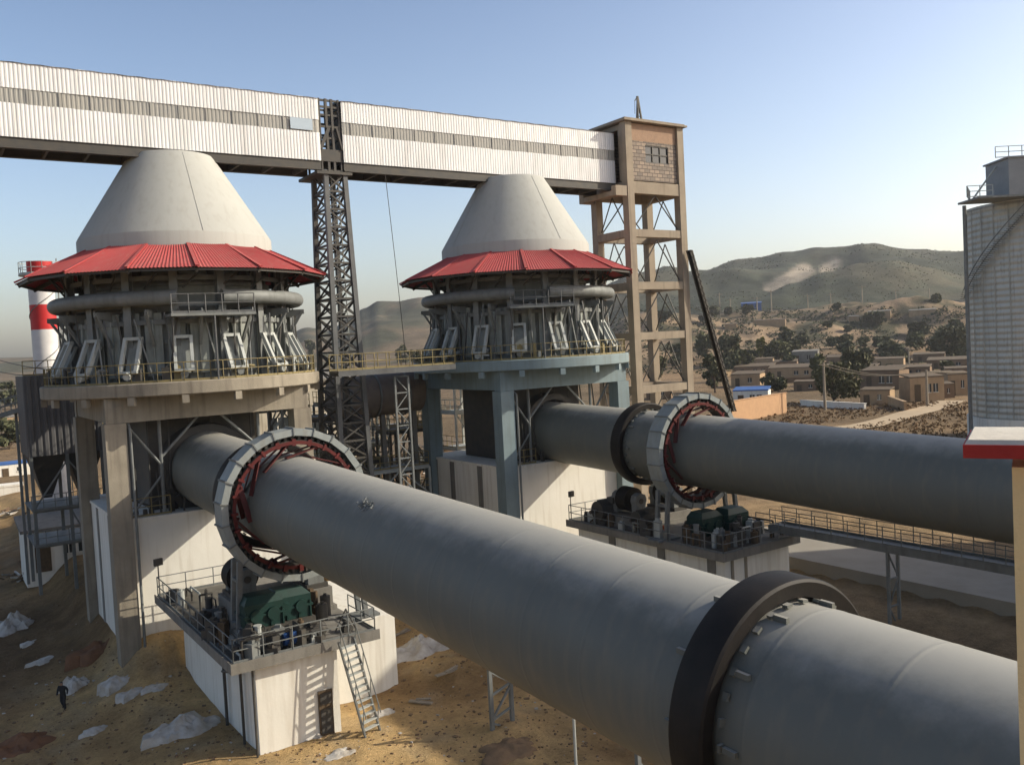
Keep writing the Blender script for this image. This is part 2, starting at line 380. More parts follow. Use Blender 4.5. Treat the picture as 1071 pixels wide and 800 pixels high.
# ------------------------------------------------------------------ kilns
def kiln(x, z0, y0, y1, tyres, gear_y, label, seed):
    rr = random.Random(seed)
    ax = Vector((0,1,SL)).normalized()
    def P(y): return Vector((x, y, z0+SL*y))
    t = thing('rotary_kiln', P(gear_y), label, 'rotary kiln', 'sloping grey rotary kilns')
    prof = [(1.2, 0), (2.0, 0)]; L = (y1-y0)*math.sqrt(1+SL*SL); h = .9
    while h < L-1:
        prof += [(2.0, h-.09), (2.0, h-.04), (2.004, h-.025), (2.004, h+.025), (2.0, h+.04), (2.0, h+.09)]; h += 2.15
    prof += [(2.0, L), (1.2, L)]
    mb = MB(); mb.lathe(prof, 96, P(y0), ax)
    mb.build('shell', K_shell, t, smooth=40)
    for ty in tyres:
        mb = MB(); mb.lathe([(2.10,-.36),(2.38,-.40),(2.43,-.36),(2.45,-.3),(2.45,.3),(2.43,.36),(2.38,.40),(2.10,.36),(2.10,-.36)], 96, P(ty), ax)
        o = mb.build('riding_tyre', K_tyre, t, smooth=30)
        for s in (-1, 1):
            n = 30
            for i in range(n):
                a = 2*pi*i/n; c = P(ty)+ax*(s*.50); e = Vector((cos(a),0,sin(a))); tt = Vector((-sin(a),0,cos(a)))
                if s > 0 and i % 3: continue
                p = c+e*2.06; mb = MB(); mb.beam(p-tt*.07, p+tt*.07, .12, .06)
                if i % 3 == 0: mb.beam(c+e*2.05+ax*s*.06, c+e*2.05+ax*s*.34, .08, .10)
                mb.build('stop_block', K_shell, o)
    # girth gear and red spring plates
    mb = MB(); c = P(gear_y); mb.lathe([(2.54,-.33),(2.72,-.33),(2.72,.33),(2.54,.33),(2.54,-.33)], 72, c, ax)
    for i in range(60):
        a = 2*pi*i/60; e = Vector((cos(a),0,sin(a))); tt = Vector((-sin(a),0,cos(a))); p = c+e*2.8
        mb.beam(p-ax*.3, p+ax*.3, .12, .16)
    g = mb.build('girth_gear', Dark, t, smooth=30)
    mb = MB(); mb.lathe([(2.56,-.335),(2.70,-.335),(2.70,-.40),(2.56,-.40),(2.56,-.335)], 60, c, ax)
    for i in range(24):
        a = 2*pi*i/24; e = Vector((cos(a),0,sin(a))); mb.beam(c+e*2.5-ax*.42, c+e*2.78-ax*.42, .16, .10)
    mb.build('clamp_ring', pm('bright_red_oxide', (.13,.018,.016), (.06,.012,.011), 2., .55) if 'bright_red_oxide' not in MATS else MATS['bright_red_oxide'], g)
    mb = MB()
    for i in range(12):
        a = 2*pi*i/12+.1; e = Vector((cos(a),0,sin(a))); a2 = a+.62; e2 = Vector((cos(a2),0,sin(a2)))
        for s in (-1, 1):
            mb.beam(c+e*2.56+ax*(s*.28), c+e2*2.06+ax*(s*.48), .22, .05)
            mb.tube(c+e*2.45+ax*(s*.2), c+e*2.6+ax*(s*.44), .07, 6)
    mb.build('spring_plates', Redgear, g)
    return t, P, ax
k1, P1, AX = kiln(X1, Z1, -6, 50.2, (10.85, 39.3), 36.15, 'long grey rotary kiln running nearest the camera with dark riding ring', 1)
k2, P2, AX = kiln(X2, Z2, -4, 49.6, (39.35,), 35.3, 'second grey rotary kiln farther away, behind the nearest kiln', 2)
# dried splash on the near kiln
mb = MB(); rr = random.Random(3)
c0 = Vector((X1, 26.0, Z1+SL*26.0))
for i in range(46):
    a = R_(127)+rr.gauss(0, .04); y = 26.15+rr.gauss(0, .26); e = Vector((cos(a),0,sin(a))); p = Vector((X1, y, Z1+SL*y))+e*2.02
    d = Vector((rr.gauss(0,1), rr.gauss(0,1), rr.gauss(0,1))).normalized(); d = d-e*d.dot(e)*.6
    mb.beam(p, p+d*rr.uniform(.08,.28)+e*.02, .035, .02)
mb.build('hardened_splash', Mid, k1)

# ------------------------------------------------------------------ girth gear guards
def guard(x, y, zc, zfloor, label):
    t = thing('gear_guard', (x, y, zfloor), label, 'gear guard', 'round guards over the kiln gears')
    c = Vector((x, y, zc)); n = 22; ro, ri, hw = 3.20, 2.92, .5
    mb = MB()
    mb.lathe([(ri,-hw),(ro,-hw),(ro,hw),(ri,hw)], n, c, (0,1,0), ph=pi/n)
    mb.build('guard_ring', Guard, t)
    for i in range(n):
        mb = MB(); a = 2*pi*i/n+pi/n; e = Vector((cos(a),0,sin(a)))
        mb.beam(c+e*(ri-.02)-Vector((0,hw+.02,0)), c+e*(ro+.05)-Vector((0,hw+.02,0)), .05, .05)
        mb.beam(c+e*(ro+.02)-Vector((0,hw+.04,0)), c+e*(ro+.02)+Vector((0,hw,0)), .07, .07)
        mb.build('joint_flange', Mid, t)
    for s in (-1, 1):
        mb = MB(); p = c+Vector((s*2.55,0,-1.95))
        for yy in (-.38, .38):
            mb.beam(p+Vector((0,yy,0)), (p.x+s*.25, y+yy, zfloor), .2, .2)
        mb.beam(p+Vector((s*.1,-.38,-.8)), p+Vector((s*.1,.38,-.8)), .12)
        mb.beam((p.x-s*.7, y, zfloor+.02), (p.x+s*.9, y, zfloor+.02), .9, .12)
        mb.build('leg', Mid, t)
    return t

# ------------------------------------------------------------------ piers with decks
def pier(x0, x1, y0, y1, zd, zg, x0w, x1w, y0w, y1w, label, wall, second=None, kx=0):
    t = thing('kiln_pier', ((x0+x1)/2, (y0+y1)/2, zg), label, 'kiln pier', 'rendered piers under the kilns')
    mb = MB(); mb.bb(x0w, x1w, y0w, y1w, zg-1, zd-.34)
    w = mb.build('pier_wall', wall, t)
    for yy in ((y0w+.9, y0w+4.6, y1w-3.2) if not second else ()): mb = MB(); mb.bb(x0w-.06, x0w-.003, yy-.28, yy+.28, zg-.9, zd-.42); mb.build('pilaster', ConcD, w)
    for xx in ((x0w+.5, x0w+1.5) if not second else ()): mb = MB(); mb.bb(xx-.09, xx+.09, y0w-.05, y0w-.003, zg-.9, zd-.42); mb.build('pilaster', Conc, w)
    if second:
        mb = MB(); mb.bb(*second); mb.build('side_block', wall, t)
    mb = MB(); mb.bb(x0, x1, y0, y1, zd-.33, zd); mb.bb(x0-.05, x1+.05, y0-.05, y0-.003, zd-.36, zd+.06); mb.bb(x0-.05, x0-.003, y0, y1+.05, zd-.36, zd+.06)
    dk = mb.build('deck', ConcD, t)
    mb = MB(); mb.bb(x0+.25, (x0+x1)/2+.6, y0+.3, y1-.4, zd+.004, zd+.012); mb.build('dark_floor', pm('dark_floor', (.07,.065,.058), (.13,.12,.10), 1.2, .55, bump=.3) if 'dark_floor' not in MATS else MATS['dark_floor'], t)  # darker sheet over the left part of the deck floor
    mb = MB(); rail(mb, [(x1-.1,y0+2.8,zd),(x1-.1,y0+.1,zd),(x0+.1,y0+.1,zd),(x0+.1,y1-.1,zd),(x1-.5,y1-.1,zd)], .95, 1.25)
    mb.build('railing', Mid, t)
    return t
Zd1 = -11.6; Zd2 = -11.0
p1 = pier(9.15, 15.25, 33.7, 46.6, Zd1, -15.6, 10.15, 13.55, 34.15, 45.6, 'white rendered pier under nearest kiln gear with railed machinery deck', White, second=(13.56, 17.5, 36.8, 44.5, -16.6, -12.05))
# door and side pipe on the near pier
mb = MB(); mb.bb(12.62, 13.22, 34.06, 34.147, -15.55, -13.65)
d = mb.build('door', Wood, p1); mb = MB(); mb.bb(12.68, 13.16, 34.03, 34.058, -14.2, -13.75); mb.bb(12.68, 13.16, 34.03, 34.058, -15.4, -14.4); mb.build('door_panel', Dark, d)
mb = MB(); mb.path([(9.98,38,-12.0),(9.98,38,-15.6)], .07); mb.path([(9.98,35.6,-12.0),(9.98,35.6,-15.6)], .06); mb.path([(9.9,38,-13.2),(9.9,35.6,-12.6)], .05); mb.build('downpipe', Dark, p1)
mb = MB(); mb.path([(10.02,34.05,-12.0),(10.02,34.05,-15.6)], .05); mb.build('downpipe', Dark, p1)
p2 = pier(32.7, 38.5, 30.6, 43.4, Zd2, -15.0, 33.1, 38.0, 30.9, 42.8, 'white pier under the farther kiln gear with railed machinery deck', White)
guard(X1, 36.15, P1(36.15).z, Zd1, 'round pale gear guard with red gear around the nearest kiln')
guard(X2, 35.3, P2(35.3).z, Zd2, 'round pale gear guard around the farther kiln')

# machinery on the decks
mb = MB(); mb.bb(10.0, 13.3, 34.85, 36.9, Zd1+.002, Zd1+.43); tag(mb.build('gearbox_plinth', ConcD), 'low concrete plinth carrying the gearboxes on nearest deck', 'plinth')
def gearbox(x, y, z, label, mat=Green, rz=0):
    t = thing('gear_reducer', (x,y,z), label, 'gearbox', 'green gear reducers')
    mb = MB(); mb.box((x,y,z+.12),(1.8,1.5,.24)); mb.build('base_frame', Dark, t)
    mb = MB(); mb.box((x,y,z+.72),(1.6,1.15,.95)); mb.box((x,y,z+.75),(1.72,1.3,.08))
    for k in (-.5,-.17,.17,.5): mb.box((x+k*1.5,y-.60,z+.6),(.06,.08,.7)); mb.box((x+k*1.5,y+.60,z+.6),(.06,.08,.7))
    mb.add([(x-.8,y-.575,z+1.2),(x+.8,y-.575,z+1.2),(x+.8,y+.575,z+1.2),(x-.8,y+.575,z+1.2),(x-.62,y-.4,z+1.5),(x+.5,y-.4,z+1.5),(x+.5,y+.4,z+1.5),(x-.62,y+.4,z+1.5)], [(0,1,5,4),(1,2,6,5),(2,3,7,6),(3,0,4,7),(4,5,6,7)])
    mb.build('housing', mat, t)
    for s in (-1,1):
        mb = MB(); mb.tube((x+.35*s, y-.7, z+.75),(x+.35*s, y-.56, z+.75), .26, 16); mb.build('bearing_cap', mat, t, smooth=30)
    mb = MB(); mb.tube((x-.35,y+.56,z+.75),(x-.35,y+1.1,z+.75), .12, 10); mb.build('shaft', K_edge, t, smooth=30)
    return t
def motor(x, y, z, label, mat, sc=1., ax='x'):
    t = thing('drive_motor', (x,y,z), label, 'motor')
    def q(a, b, c): return (x+a*sc, y+b*sc, z+c*sc) if ax == 'x' else (x+b*sc, y+a*sc, z+c*sc)
    mb = MB(); mb.tube(q(-.6,0,.55), q(.55,0,.55), .38*sc, 20)
    for i in range(14):
        a = 2*pi*i/14; mb.beam(q(-.5, .40*cos(a), .55+.40*sin(a)), q(.45, .40*cos(a), .55+.40*sin(a)), .03*sc, .05*sc)
    mb.build('stator', mat, t, smooth=30)
    mb = MB(); mb.tube(q(.56,0,.55), q(.78,0,.55), .36*sc, 16, .26*sc); mb.build('fan_cover', Dark, t, smooth=30)
    mb = MB(); mb.tube(q(-.95,0,.55), q(-.6,0,.55), .08*sc, 8); mb.build('shaft', K_edge, t, smooth=30)
    mb = MB(); mb.box(q(0,0,.09), (1.1*sc,.8*sc,.16*sc) if ax == 'x' else (.8*sc,1.1*sc,.16*sc)); mb.build('foot', Dark, t)
    mb = MB(); mb.box(q(0,-.3,.95), (.34*sc,.34*sc,.24*sc)); mb.build('terminal_box', mat, t)
    return t
def roller(x, y, z, s, r, label):
    t = thing('support_roller', (x,y,z), label, 'roller')
    c = Vector((x, y, z+1.0))
    mb = MB(); mb.lathe([(.2,-.42),(r,-.42),(r,.42),(.2,.42)], 32, c, AX); mb.build('wheel', K_tyre, t, smooth=30)
    mb = MB(); mb.lathe([(.16,-1.1),(.16,1.1)], 12, c, AX, caps=True); mb.build('axle', K_edge, t, smooth=30)
    for k in (-1,1):
        mb = MB(); mb.box((x, y+k*.85, z+.75), (.75,.4,1.1)); mb.tube((x,y+k*.62,z+1.),(x,y+k*1.08,z+1.), .42, 14); mb.build('bearing_block', Mid, t, smooth=30)
    mb = MB(); mb.box((x,y,z+.1),(1.0,2.4,.2)); mb.build('base_plate', Dark, t)
    return t
roller(X1-1.55, 39.3, Zd1+1.05, -1, .72, 'steel support roller under nearest kiln, on the side facing the dirt yard')
roller(X1+1.55, 39.3, Zd1+1.05, 1, .72, 'steel support roller under nearest kiln, on the side facing the second kiln')
roller(X2-1.5, 39.35, Zd2+.6, -1, .72, 'dark support roller under farther kiln, left of its gear guard')
roller(X2+1.5, 39.35, Zd2+.6, 1, .72, 'dark support roller under farther kiln, hidden side beyond the shell')
for (x, zd, lb) in ((X1, Zd1, 'concrete roller plinth on the nearest kiln deck'), (X2, Zd2, 'concrete roller plinth on the farther kiln deck')):
    mb = MB(); mb.bb(x-2.2, x+2.2, 38.0, 40.7, zd+.003, zd+(1.05 if x == X1 else .6)); mb.bb(x-2.35, x+2.35, 37.9, 40.8, zd+.001, zd+.2); tag(mb.build('roller_plinth', ConcD), lb, 'plinth')
gearbox(10.95, 35.6, Zd1+.55, 'green gearbox on the nearest kiln deck below the pale guard')
b = gearbox(12.3, 36.1, Zd1+.45, 'smaller green housing beside the gearbox on nearest kiln deck')
gearbox(36.6, 33.6, Zd2, 'green gearbox on the farther kiln deck under the shell')
gearbox(34.9, 33.9, Zd2, 'dark green housing left of the gearbox on farther deck')
motor(11.75, 34.25, Zd1+.02, 'blue electric motor at the front edge of nearest deck', Blue, .6)
motor(12.55, 34.3, Zd1+.02, 'dark electric motor at the front edge of nearest deck', Dark, .8)
motor(10.3, 36.0, Zd1+.02, 'grey motor near the left railing of nearest deck', Mid, .9, 'y')
motor(34.0, 40.9, Zd2+.02, 'large dark motor at the far left of the farther deck', Dark, 1.5)
motor(34.2, 38.2-.3, Zd2+.02, 'second dark motor beside the farther gear guard', Dark, 1.2)
motor(33.7, 36.0, Zd2+.02, 'small orange motor on the farther kiln deck', Orange, .55)
def pump(x, y, z, label, m1, m2):
    t = thing('oil_pump_unit', (x,y,z), label, 'pump unit')
    mb = MB(); mb.box((x,y,z+.3),(.7,.5,.55)); mb.build('tank', m1, t)
    mb = MB(); mb.tube((x-.1,y,z+.58),(x-.1,y,z+1.0), .14, 10); mb.tube((x-.1,y,z+1.0),(x-.1,y,z+1.06), .17, 10); mb.build('pump_motor', m2, t, smooth=30)
    mb = MB(); mb.path([(x+.2,y,z+.57),(x+.2,y,z+.9),(x+.2,y+.7,z+.9),(x+.2,y+.7,z+.1)], .035); mb.build('hose', Dark, t)
pump(10.6, 34.6, Zd1, 'small grey oil unit at the front left corner of nearest deck', Mid, FrameL)
pump(9.9, 37.6, Zd1, 'dark oil unit by the left railing of nearest deck', Dark, Mid)
pump(10.2, 40.2, Zd1, 'dark oil unit farther back along nearest deck railing', Mid, Dark)
pump(33.6, 33.2, Zd2, 'dark oil unit at the near left corner of farther deck', Dark, Mid)
pump(35.2, 31.9, Zd2, 'grey oil unit at the near edge of farther deck', Mid, Dark)
def pipework(x0, x1, y0, y1, z, n, label, seed):
    rr = random.Random(seed); t = thing('deck_pipework', ((x0+x1)/2,(y0+y1)/2,z), label, 'pipework')
    for i in range(n):
        x, y = rr.uniform(x0,x1), rr.uniform(y0,y1); mb = MB(); k = rr.random(); m = (Dark, Dark, Mid, Wood, Dark, FrameL)[rr.randrange(6)]
        if k < .4:
            h = rr.uniform(.25,1.1); mb.box((x,y,z+h/2),(rr.uniform(.2,.6),rr.uniform(.2,.6),h), rr.random()); mb.box((x,y,z+h+.06),(.18,.22,.12), rr.random()); mb.build('control_box', m, t)
        elif k < .75:
            a = rr.choice([(0,1),(1,0)]); l = rr.uniform(.8,2.2); h = rr.uniform(.15,.9); x2, y2 = min(x1,x+a[0]*l), min(y1,y+a[1]*l)
            mb.path([(x,y,z),(x,y,z+h),(x2,y2,z+h),(x2,y2,z)], .05, 7); mb.build('pipe', m, t, smooth=50)
        else:
            h = rr.uniform(.4,.9); mb.tube((x,y,z),(x,y,z+h), rr.uniform(.12,.28), 14); mb.tube((x,y,z+h),(x,y,z+h+.1), .08, 8); mb.build('drum', m, t, smooth=40)
pipework(9.4, 11.3, 34.1, 38.2, Zd1, 26, 'tangle of dark pipes and boxes on the shaded left of nearest deck', 21)
pipework(9.4, 10.6, 38.5, 45.5, Zd1, 14, 'dark pipes and drums along the back left of nearest deck', 22)
pipework(9.5, 12.8, 33.95, 34.7, Zd1, 22, 'pipes and boxes crowding front edge of nearest deck', 26)
pipework(13.2, 14.9, 36.5, 39.5, Zd1, 12, 'pipes and boxes on sunny side of nearest deck under the shell', 27)
pipework(33.0, 36.0, 31.0, 33.0, Zd2, 18, 'tangle of dark pipes and boxes at near corner of farther deck', 23)
pipework(32.9, 33.6, 33.5, 42.5, Zd2, 18, 'row of dark pipes and boxes along left rail of farther deck', 24)
pipework(36.2, 38.2, 31.2, 34.0, Zd2, 10, 'few dark boxes on the right side of farther deck', 25)
# work light tripod on the sunny side of the near deck
t = thing('tripod_winch', (14.2, 34.5, Zd1), 'small dark tripod hoist standing on sunny corner of nearest deck', 'tripod hoist')
for i in range(3):
    a = 2*pi*i/3+.4; mb = MB(); mb.tube((14.2+.5*cos(a),34.5+.5*sin(a),Zd1),(14.2,34.5,Zd1+.95), .03, 6); mb.build('leg', Dark, t)
mb = MB(); mb.tube((14.2,34.35,Zd1+.25),(14.2,34.65,Zd1+.25), .16, 10); mb.box((14.2,34.5,Zd1+.12),(.4,.35,.2)); mb.build('drum', Dark, t)
t = thing('flood_lamp', (9.3, 46.3, Zd1), 'small floodlight on a thin post at far left corner of deck', 'floodlight')
mb = MB(); mb.tube((9.3,46.3,Zd1),(9.3,46.3,Zd1+1.6), .03, 6); mb.build('post', Dark, t); mb = MB(); mb.box((9.3,46.2,Zd1+1.75),(.42,.16,.34), .3); mb.build('lamp_head', Dark, t)
t = thing('flood_lamp', (32.9, 43.2, Zd2), 'small floodlight on a thin post at corner of farther deck', 'floodlight')
mb = MB(); mb.tube((32.9,43.2,Zd2),(32.9,43.2,Zd2+1.5), .03, 6); mb.build('post', Dark, t); mb = MB(); mb.box((32.9,43.1,Zd2+1.65),(.42,.16,.34), .3); mb.build('lamp_head', Dark, t)
# stair from the near deck
t = thing('steel_stair', (14.2, 32.6, -15.6), 'steep pale steel stair leaning against the nearest pier deck', 'stair')
A = Vector((13.75, 33.55, Zd1+.0)); B = Vector((14.4, 32.95, -15.5)); sd = Vector((.38, .12, 0))
for s in (-1,1):
    mb = MB(); mb.beam(A+sd*s, B+sd*s, .06, .16); mb.build('stringer', Mid, t)
mb = MB()
for i in range(1, 14):
    p = A.lerp(B, i/14); mb.beam(p-sd*.95, p+sd*.95, .2, .035)
mb.build('treads', FrameL, t)
mb = MB()
for s in (-1,1):
    mb.tube(A+sd*s+Vector((0,-.1,.8)), B+sd*s+Vector((0,-.2,.8)), .025, 5)
    for i in (1,5,9,13): p = A.lerp(B, i/14)+sd*s; mb.tube(p, p+Vector((0,-.12,.8)), .022, 5)
mb.build('handrail', Mid, t)

# ------------------------------------------------------------------ preheaters
def preheater(x, y, zg, slabm, colm, wallm, label, Rs=7.5, seed=1):
    rr = random.Random(seed)
    t = thing('preheater_tower', (x,y,zg), label, 'preheater', 'cone topped preheaters')
    o = Vector((x,y,0))
    mb = MB(); mb.lathe([(1.5,11.75),(2.28,11.62),(2.36,11.5),(5.2,6.85),(5.22,6.8),(5.22,5.6)], 72, o)
    c = mb.build('feed_hopper', Cone, t, smooth=25)
    mb = MB()
    for i in range(4):
        a = 2*pi*i/4+.02; e = Vector((cos(a),sin(a),0)); mb.tube(o+e*2.37+Vector((0,0,11.5)), o+e*5.21+Vector((0,0,6.86)), .012, 5)
    mb.build('weld_seams', Cone, c)
    # red roof
    n = 16; ph = pi/n+.06
    for i in range(n):
        mb = MB(); a0, a1 = ph+2*pi*i/n, ph+2*pi*(i+1)/n
        e0, e1 = Vector((cos(a0),sin(a0),0)), Vector((cos(a1),sin(a1),0)); m_ = 36; vs = []
        zi, zo = 6.12+rr.uniform(-.03,.03), 4.62+rr.uniform(-.05,.05)
        for k in range(m_+1):
            f = k/m_; w = .0 if k % 2 else .035
            a, b = o+e0.lerp(e1, f)*5.27+Vector((0,0,zi+w)), o+e0.lerp(e1, f)*8.3+Vector((0,0,zo+w))
            vs += [a, b]
        mb.add(vs, [(2*k, 2*k+1, 2*k+3, 2*k+2) for k in range(m_)])
        pn = mb.build('roof_panel', RoofRed, t)
        mb = MB(); mb.beam(o+e0*5.2+Vector((0,0,6.17)), o+e0*8.33+Vector((0,0,4.69)), .16, .07); mb.build('ridge_cap', RoofRed, pn)
    mb = MB()
    for i in range(n):
        a0, a1 = ph+2*pi*i/n, ph+2*pi*(i+1)/n; e0, e1 = Vector((cos(a0),sin(a0),0)), Vector((cos(a1),sin(a1),0))
        mb.beam(o+e0*5.0+Vector((0,0,5.9)), o+e0*8.15+Vector((0,0,4.48)), .12, .2)
        for R, z in ((8.1,4.55),(7.1,5.05),(6.2,5.5)): mb.beam(o+e0*R+Vector((0,0,z)), o+e1*R+Vector((0,0,z)), .08, .14)
    mb.build('roof_frame', Dark, t)
    # body
    mb = MB(); mb.lathe([(4.75,5.8),(4.75,2.7),(5.35,2.45),(5.35,-.9)], 32, o)
    mb.build('body_shell', BodyG, t, smooth=20)
    mb = MB()
    for i in range(48):
        a = 2*pi*(i+.5)/48; e = Vector((cos(a),sin(a),0)); mb.beam(o+e*5.39+Vector((0,0,-.9)), o+e*5.39+Vector((0,0,2.4)), .07, .12)
    for z, R in ((2.35,5.37),(1.1,5.37),(4.1,4.77)): mb.lathe([(R,z-.10),(R+.16,z-.10),(R+.16,z+.10),(R,z+.10)], 32, o)
    mb.build('stiffeners', Mid, t)
    for i in range(32):
        a = 2*pi*(i+.5)/32; e = Vector((cos(a),sin(a),0)); mb = MB(); mb.box(o+e*4.8+Vector((0,0,4.75+.25*(i%2))), (.25,.5,.5), a); mb.build('vent_port', Dark, t)
    for i in range(32):
        a = 2*pi*(i+.5)/32; e = Vector((cos(a),sin(a),0)); mb = MB(); mb.box(o+e*5.62+Vector((0,0,.95+rr.uniform(-.05,.05))), (.06,.86,rr.uniform(2.9,3.3)), a+rr.uniform(-.03,.03)); mb.box(o+e*5.7+Vector((0,0,.95)), (.14,.07,3.1), a); mb.build('wall_panel', PanelG, t)
    # posts
    for i in range(n):
        a = 2*pi*i/n+.1; e = Vector((cos(a),sin(a),0)); mb = MB()
        p0, p1_ = o+e*5.9+Vector((0,0,-1.0)), o+e*5.9+Vector((0,0,5.5)); tn = Vector((-sin(a),cos(a),0))
        for s in (-1,1): mb.beam(p0+e*s*.16, p1_+e*s*.16, .36, .05) if False else mb.box(o+e*(5.85+s*.17)+Vector((0,0,2.22)), (.05,.40,6.4), a)
        mb.box(o+e*5.85+Vector((0,0,2.22)), (.29,.05,6.4), a)
        mb.build('post', Mid, t)
    for z in (2.1, 3.0, 4.35):
        mb = MB()
        for i in range(n):
            a0, a1 = 2*pi*i/n+.1, 2*pi*(i+1)/n+.1; e0, e1 = Vector((cos(a0),sin(a0),0)), Vector((cos(a1),sin(a1),0))
            mb.beam(o+e0*5.8+Vector((0,0,z)), o+e1*5.8+Vector((0,0,z)), .12, .24)
        mb.build('ring_beam', Mid, t)
    for i in range(40):
        a = 2*pi*(i+rr.uniform(.1,.9))/40; b2 = a+rr.choice((-1,1))*rr.uniform(.02,.12); e = Vector((cos(a),sin(a),0)); e2 = Vector((cos(b2),sin(b2),0)); mb = MB()
        mb.beam(o+e*rr.uniform(6.1,6.4)+Vector((0,0,rr.uniform(2.2,2.9))), o+e2*rr.uniform(6.0,6.7)+Vector((0,0,-.9)), .07, .07); mb.build('strut', (MastG, Dark, Mid)[i % 3], t)
    for i in range(20):
        a = 2*pi*(i+.3)/20; b2 = a+.2; e = Vector((cos(a),sin(a),0)); e2 = Vector((cos(b2),sin(b2),0)); mb = MB()
        mb.beam(o+e*5.9+Vector((0,0,3.8)), o+e2*6.9+Vector((0,0,5.1)), .07, .07); mb.build('roof_strut', Dark, t)
    # bustle pipe, open at the front where a small platform stands
    g0 = math.atan2(-y, -x)+.14
    mb = MB(); pts = []
    nn = 56; a_s, a_e = g0+.17, g0-.17+2*pi
    rows = []
    for k in range(nn+1):
        a = a_s+(a_e-a_s)*k/nn; e = Vector((cos(a),sin(a),0)); rows.append([o+e*(6.5+.37*cos(b))+Vector((0,0,3.3+.37*sin(b))) for b in [2*pi*j/16 for j in range(16)]])
    vs = [p for r in rows for p in r]; fs = [(k*16+j, (k+1)*16+j, (k+1)*16+(j+1)%16, k*16+(j+1)%16) for k in range(nn) for j in range(16)]
    fs += [tuple(range(16)), tuple(reversed(range(nn*16, nn*16+16)))]
    mb.add(vs, fs); mb.build('bustle_pipe', Mid, t, smooth=50)
    for i in range(n):
        a = 2*pi*(i+.5)/n+.1; e = Vector((cos(a),sin(a),0)); tn = Vector((-sin(a),cos(a),0)); mb = MB()
        q8 = [o+e*4.96+tn*s+Vector((0,0,zz)) if k else o+e*6.9+tn*s+Vector((0,0,zz)) for s in (-.03,.03) for k, zz in ((1,2.75),(0,2.7),(0,2.45),(1,2.1))]
        mb.add(q8, [(0,1,2,3),(7,6,5,4),(0,4,5,1),(1,5,6,2),(2,6,7,3),(3,7,4,0)]); mb.beam(o+e*6.8+Vector((0,0,2.6)), o+e*5.75+Vector((0,0,.9)), .14, .14); mb.build('pipe_bracket', Mid, t)
    # platform at the front gap
    ga = g0+.07; e = Vector((cos(ga),sin(ga),0)); tn = Vector((-sin(ga),cos(ga),0)); c_ = o+e*6.7+Vector((0,0,2.35))
    mb = MB(); mb.box(c_, (1.5, 4.2, .14), ga); mb.build('service_platform', Mid, t)
    mb = MB(); q = c_+Vector((0,0,.07)); rail(mb, [q+e*.7-tn*2.05, q+e*.7+tn*2.05], .95, .8, .03); 
    for s in (-2.0, 2.0): mb.tube(q+e*.65+tn*s, o+e*5.6+tn*s*.9+Vector((0,0,-.9)), .05, 5)
    mb.tube(q+e*.7, (q+e*.7).xy.to_3d()+Vector((0,0,-1)), .05, 6)
    mb.build('platform_rail', MastG, t)
    # pusher frames and hydraulic rams
    for i in range(n):
        a = g0+.05+2*pi*(i+.5)/n; e = Vector((cos(a),sin(a),0)); tn = Vector((-sin(a),cos(a),0)); mb = MB()
        T_, B_ = o+e*6.15+Vector((0,0,1.3)), o+e*6.95+Vector((0,0,-.4)); w = .40
        for s in (-1,1): mb.beam(T_+tn*(w*s), B_+tn*(w*s), .16, .2)
        mb.beam(T_-tn*(w+.08), T_+tn*(w+.08), .2, .16); mb.beam(B_-tn*(w+.08), B_+tn*(w+.08), .2, .16)
        mb.build('pusher_frame', FrameL, t)
        mb = MB(); mid = T_.lerp(B_, .5)-e*.25; mb.tube(o+e*5.3+Vector((0,0,-.2)), o+e*6.9+Vector((0,0,-.55)), .13, 8); mb.tube(o+e*6.9+Vector((0,0,-.55)), o+e*7.15+Vector((0,0,-.6)), .2, 8)
        mb.build('hydraulic_ram', FrameL if i % 3 else Mid, t, smooth=30)
        mb = MB(); m2 = T_.lerp(B_, .5)-e*.32-Vector((0,0,.15)); dd = (B_-T_).normalized(); mb.beam(m2-dd*.9, m2+dd*.95, .6, .12); mb.build('chute_plate', BodyG, t)
    for i in range(40):
        a = 2*pi*rr.random(); e = Vector((cos(a),sin(a),0)); p = o+e*rr.uniform(6.5,7.05)+Vector((0,0,-.95)); mb = MB(); h = rr.uniform(.3,1.0)
        if rr.random() < .5: mb.box(p+Vector((0,0,h/2)), (.22,rr.uniform(.15,.5),h), a); mb.box(p+Vector((0,0,h+.05)), (.12,.12,.1), a)
        else: mb.tube(p, p+Vector((0,0,h)), .09, 8); mb.tube(p+Vector((0,0,h)), p+Vector((-sin(a)*.5,cos(a)*.5,h*.9)), .06, 6)
        mb.build('valve_stand', (FrameL, Mid, Dark, Yel, Dark)[rr.randrange(5)], t)
    # slab
    ns = 18; mb = MB(); mb.lathe([(3.4,-1.64),(Rs-.9,-1.64),(Rs-.05,-1.62),(Rs,-1.57),(Rs,-1.0),(Rs-.05,-.95),(4.0,-.95)], 54, o, ph=.1)
    sl = mb.build('slab', slabm, t, smooth=30)
    for i in range(ns):
        a = .1+2*pi*i/ns+pi/ns; e = Vector((cos(a),sin(a),0)); mb = MB(); mb.box(o+e*(Rs-.16)+Vector((0,0,-1.83)), (.28,.34,.40), a); mb.build('edge_bracket', slabm, sl)
    mb = MB(); r0 = Rs-.25; rail(mb, [o+Vector((r0*cos(.1+2*pi*i/36), r0*sin(.1+2*pi*i/36), -.95)) for i in range(36)], .95, .62, .026, closed=True)
    mb.build('railing', [Yel], t)
    # ring beams and columns
    cx = 4.85; mb = MB()
    for s in (-1,1):
        mb.bb(x-cx-.4, x+cx+.4, y+s*cx-.35, y+s*cx+.35, -2.9, -1.65); mb.bb(x+s*cx-.34, x+s*cx+.34, y-cx+.36, y+cx-.36, -2.85, -1.65)
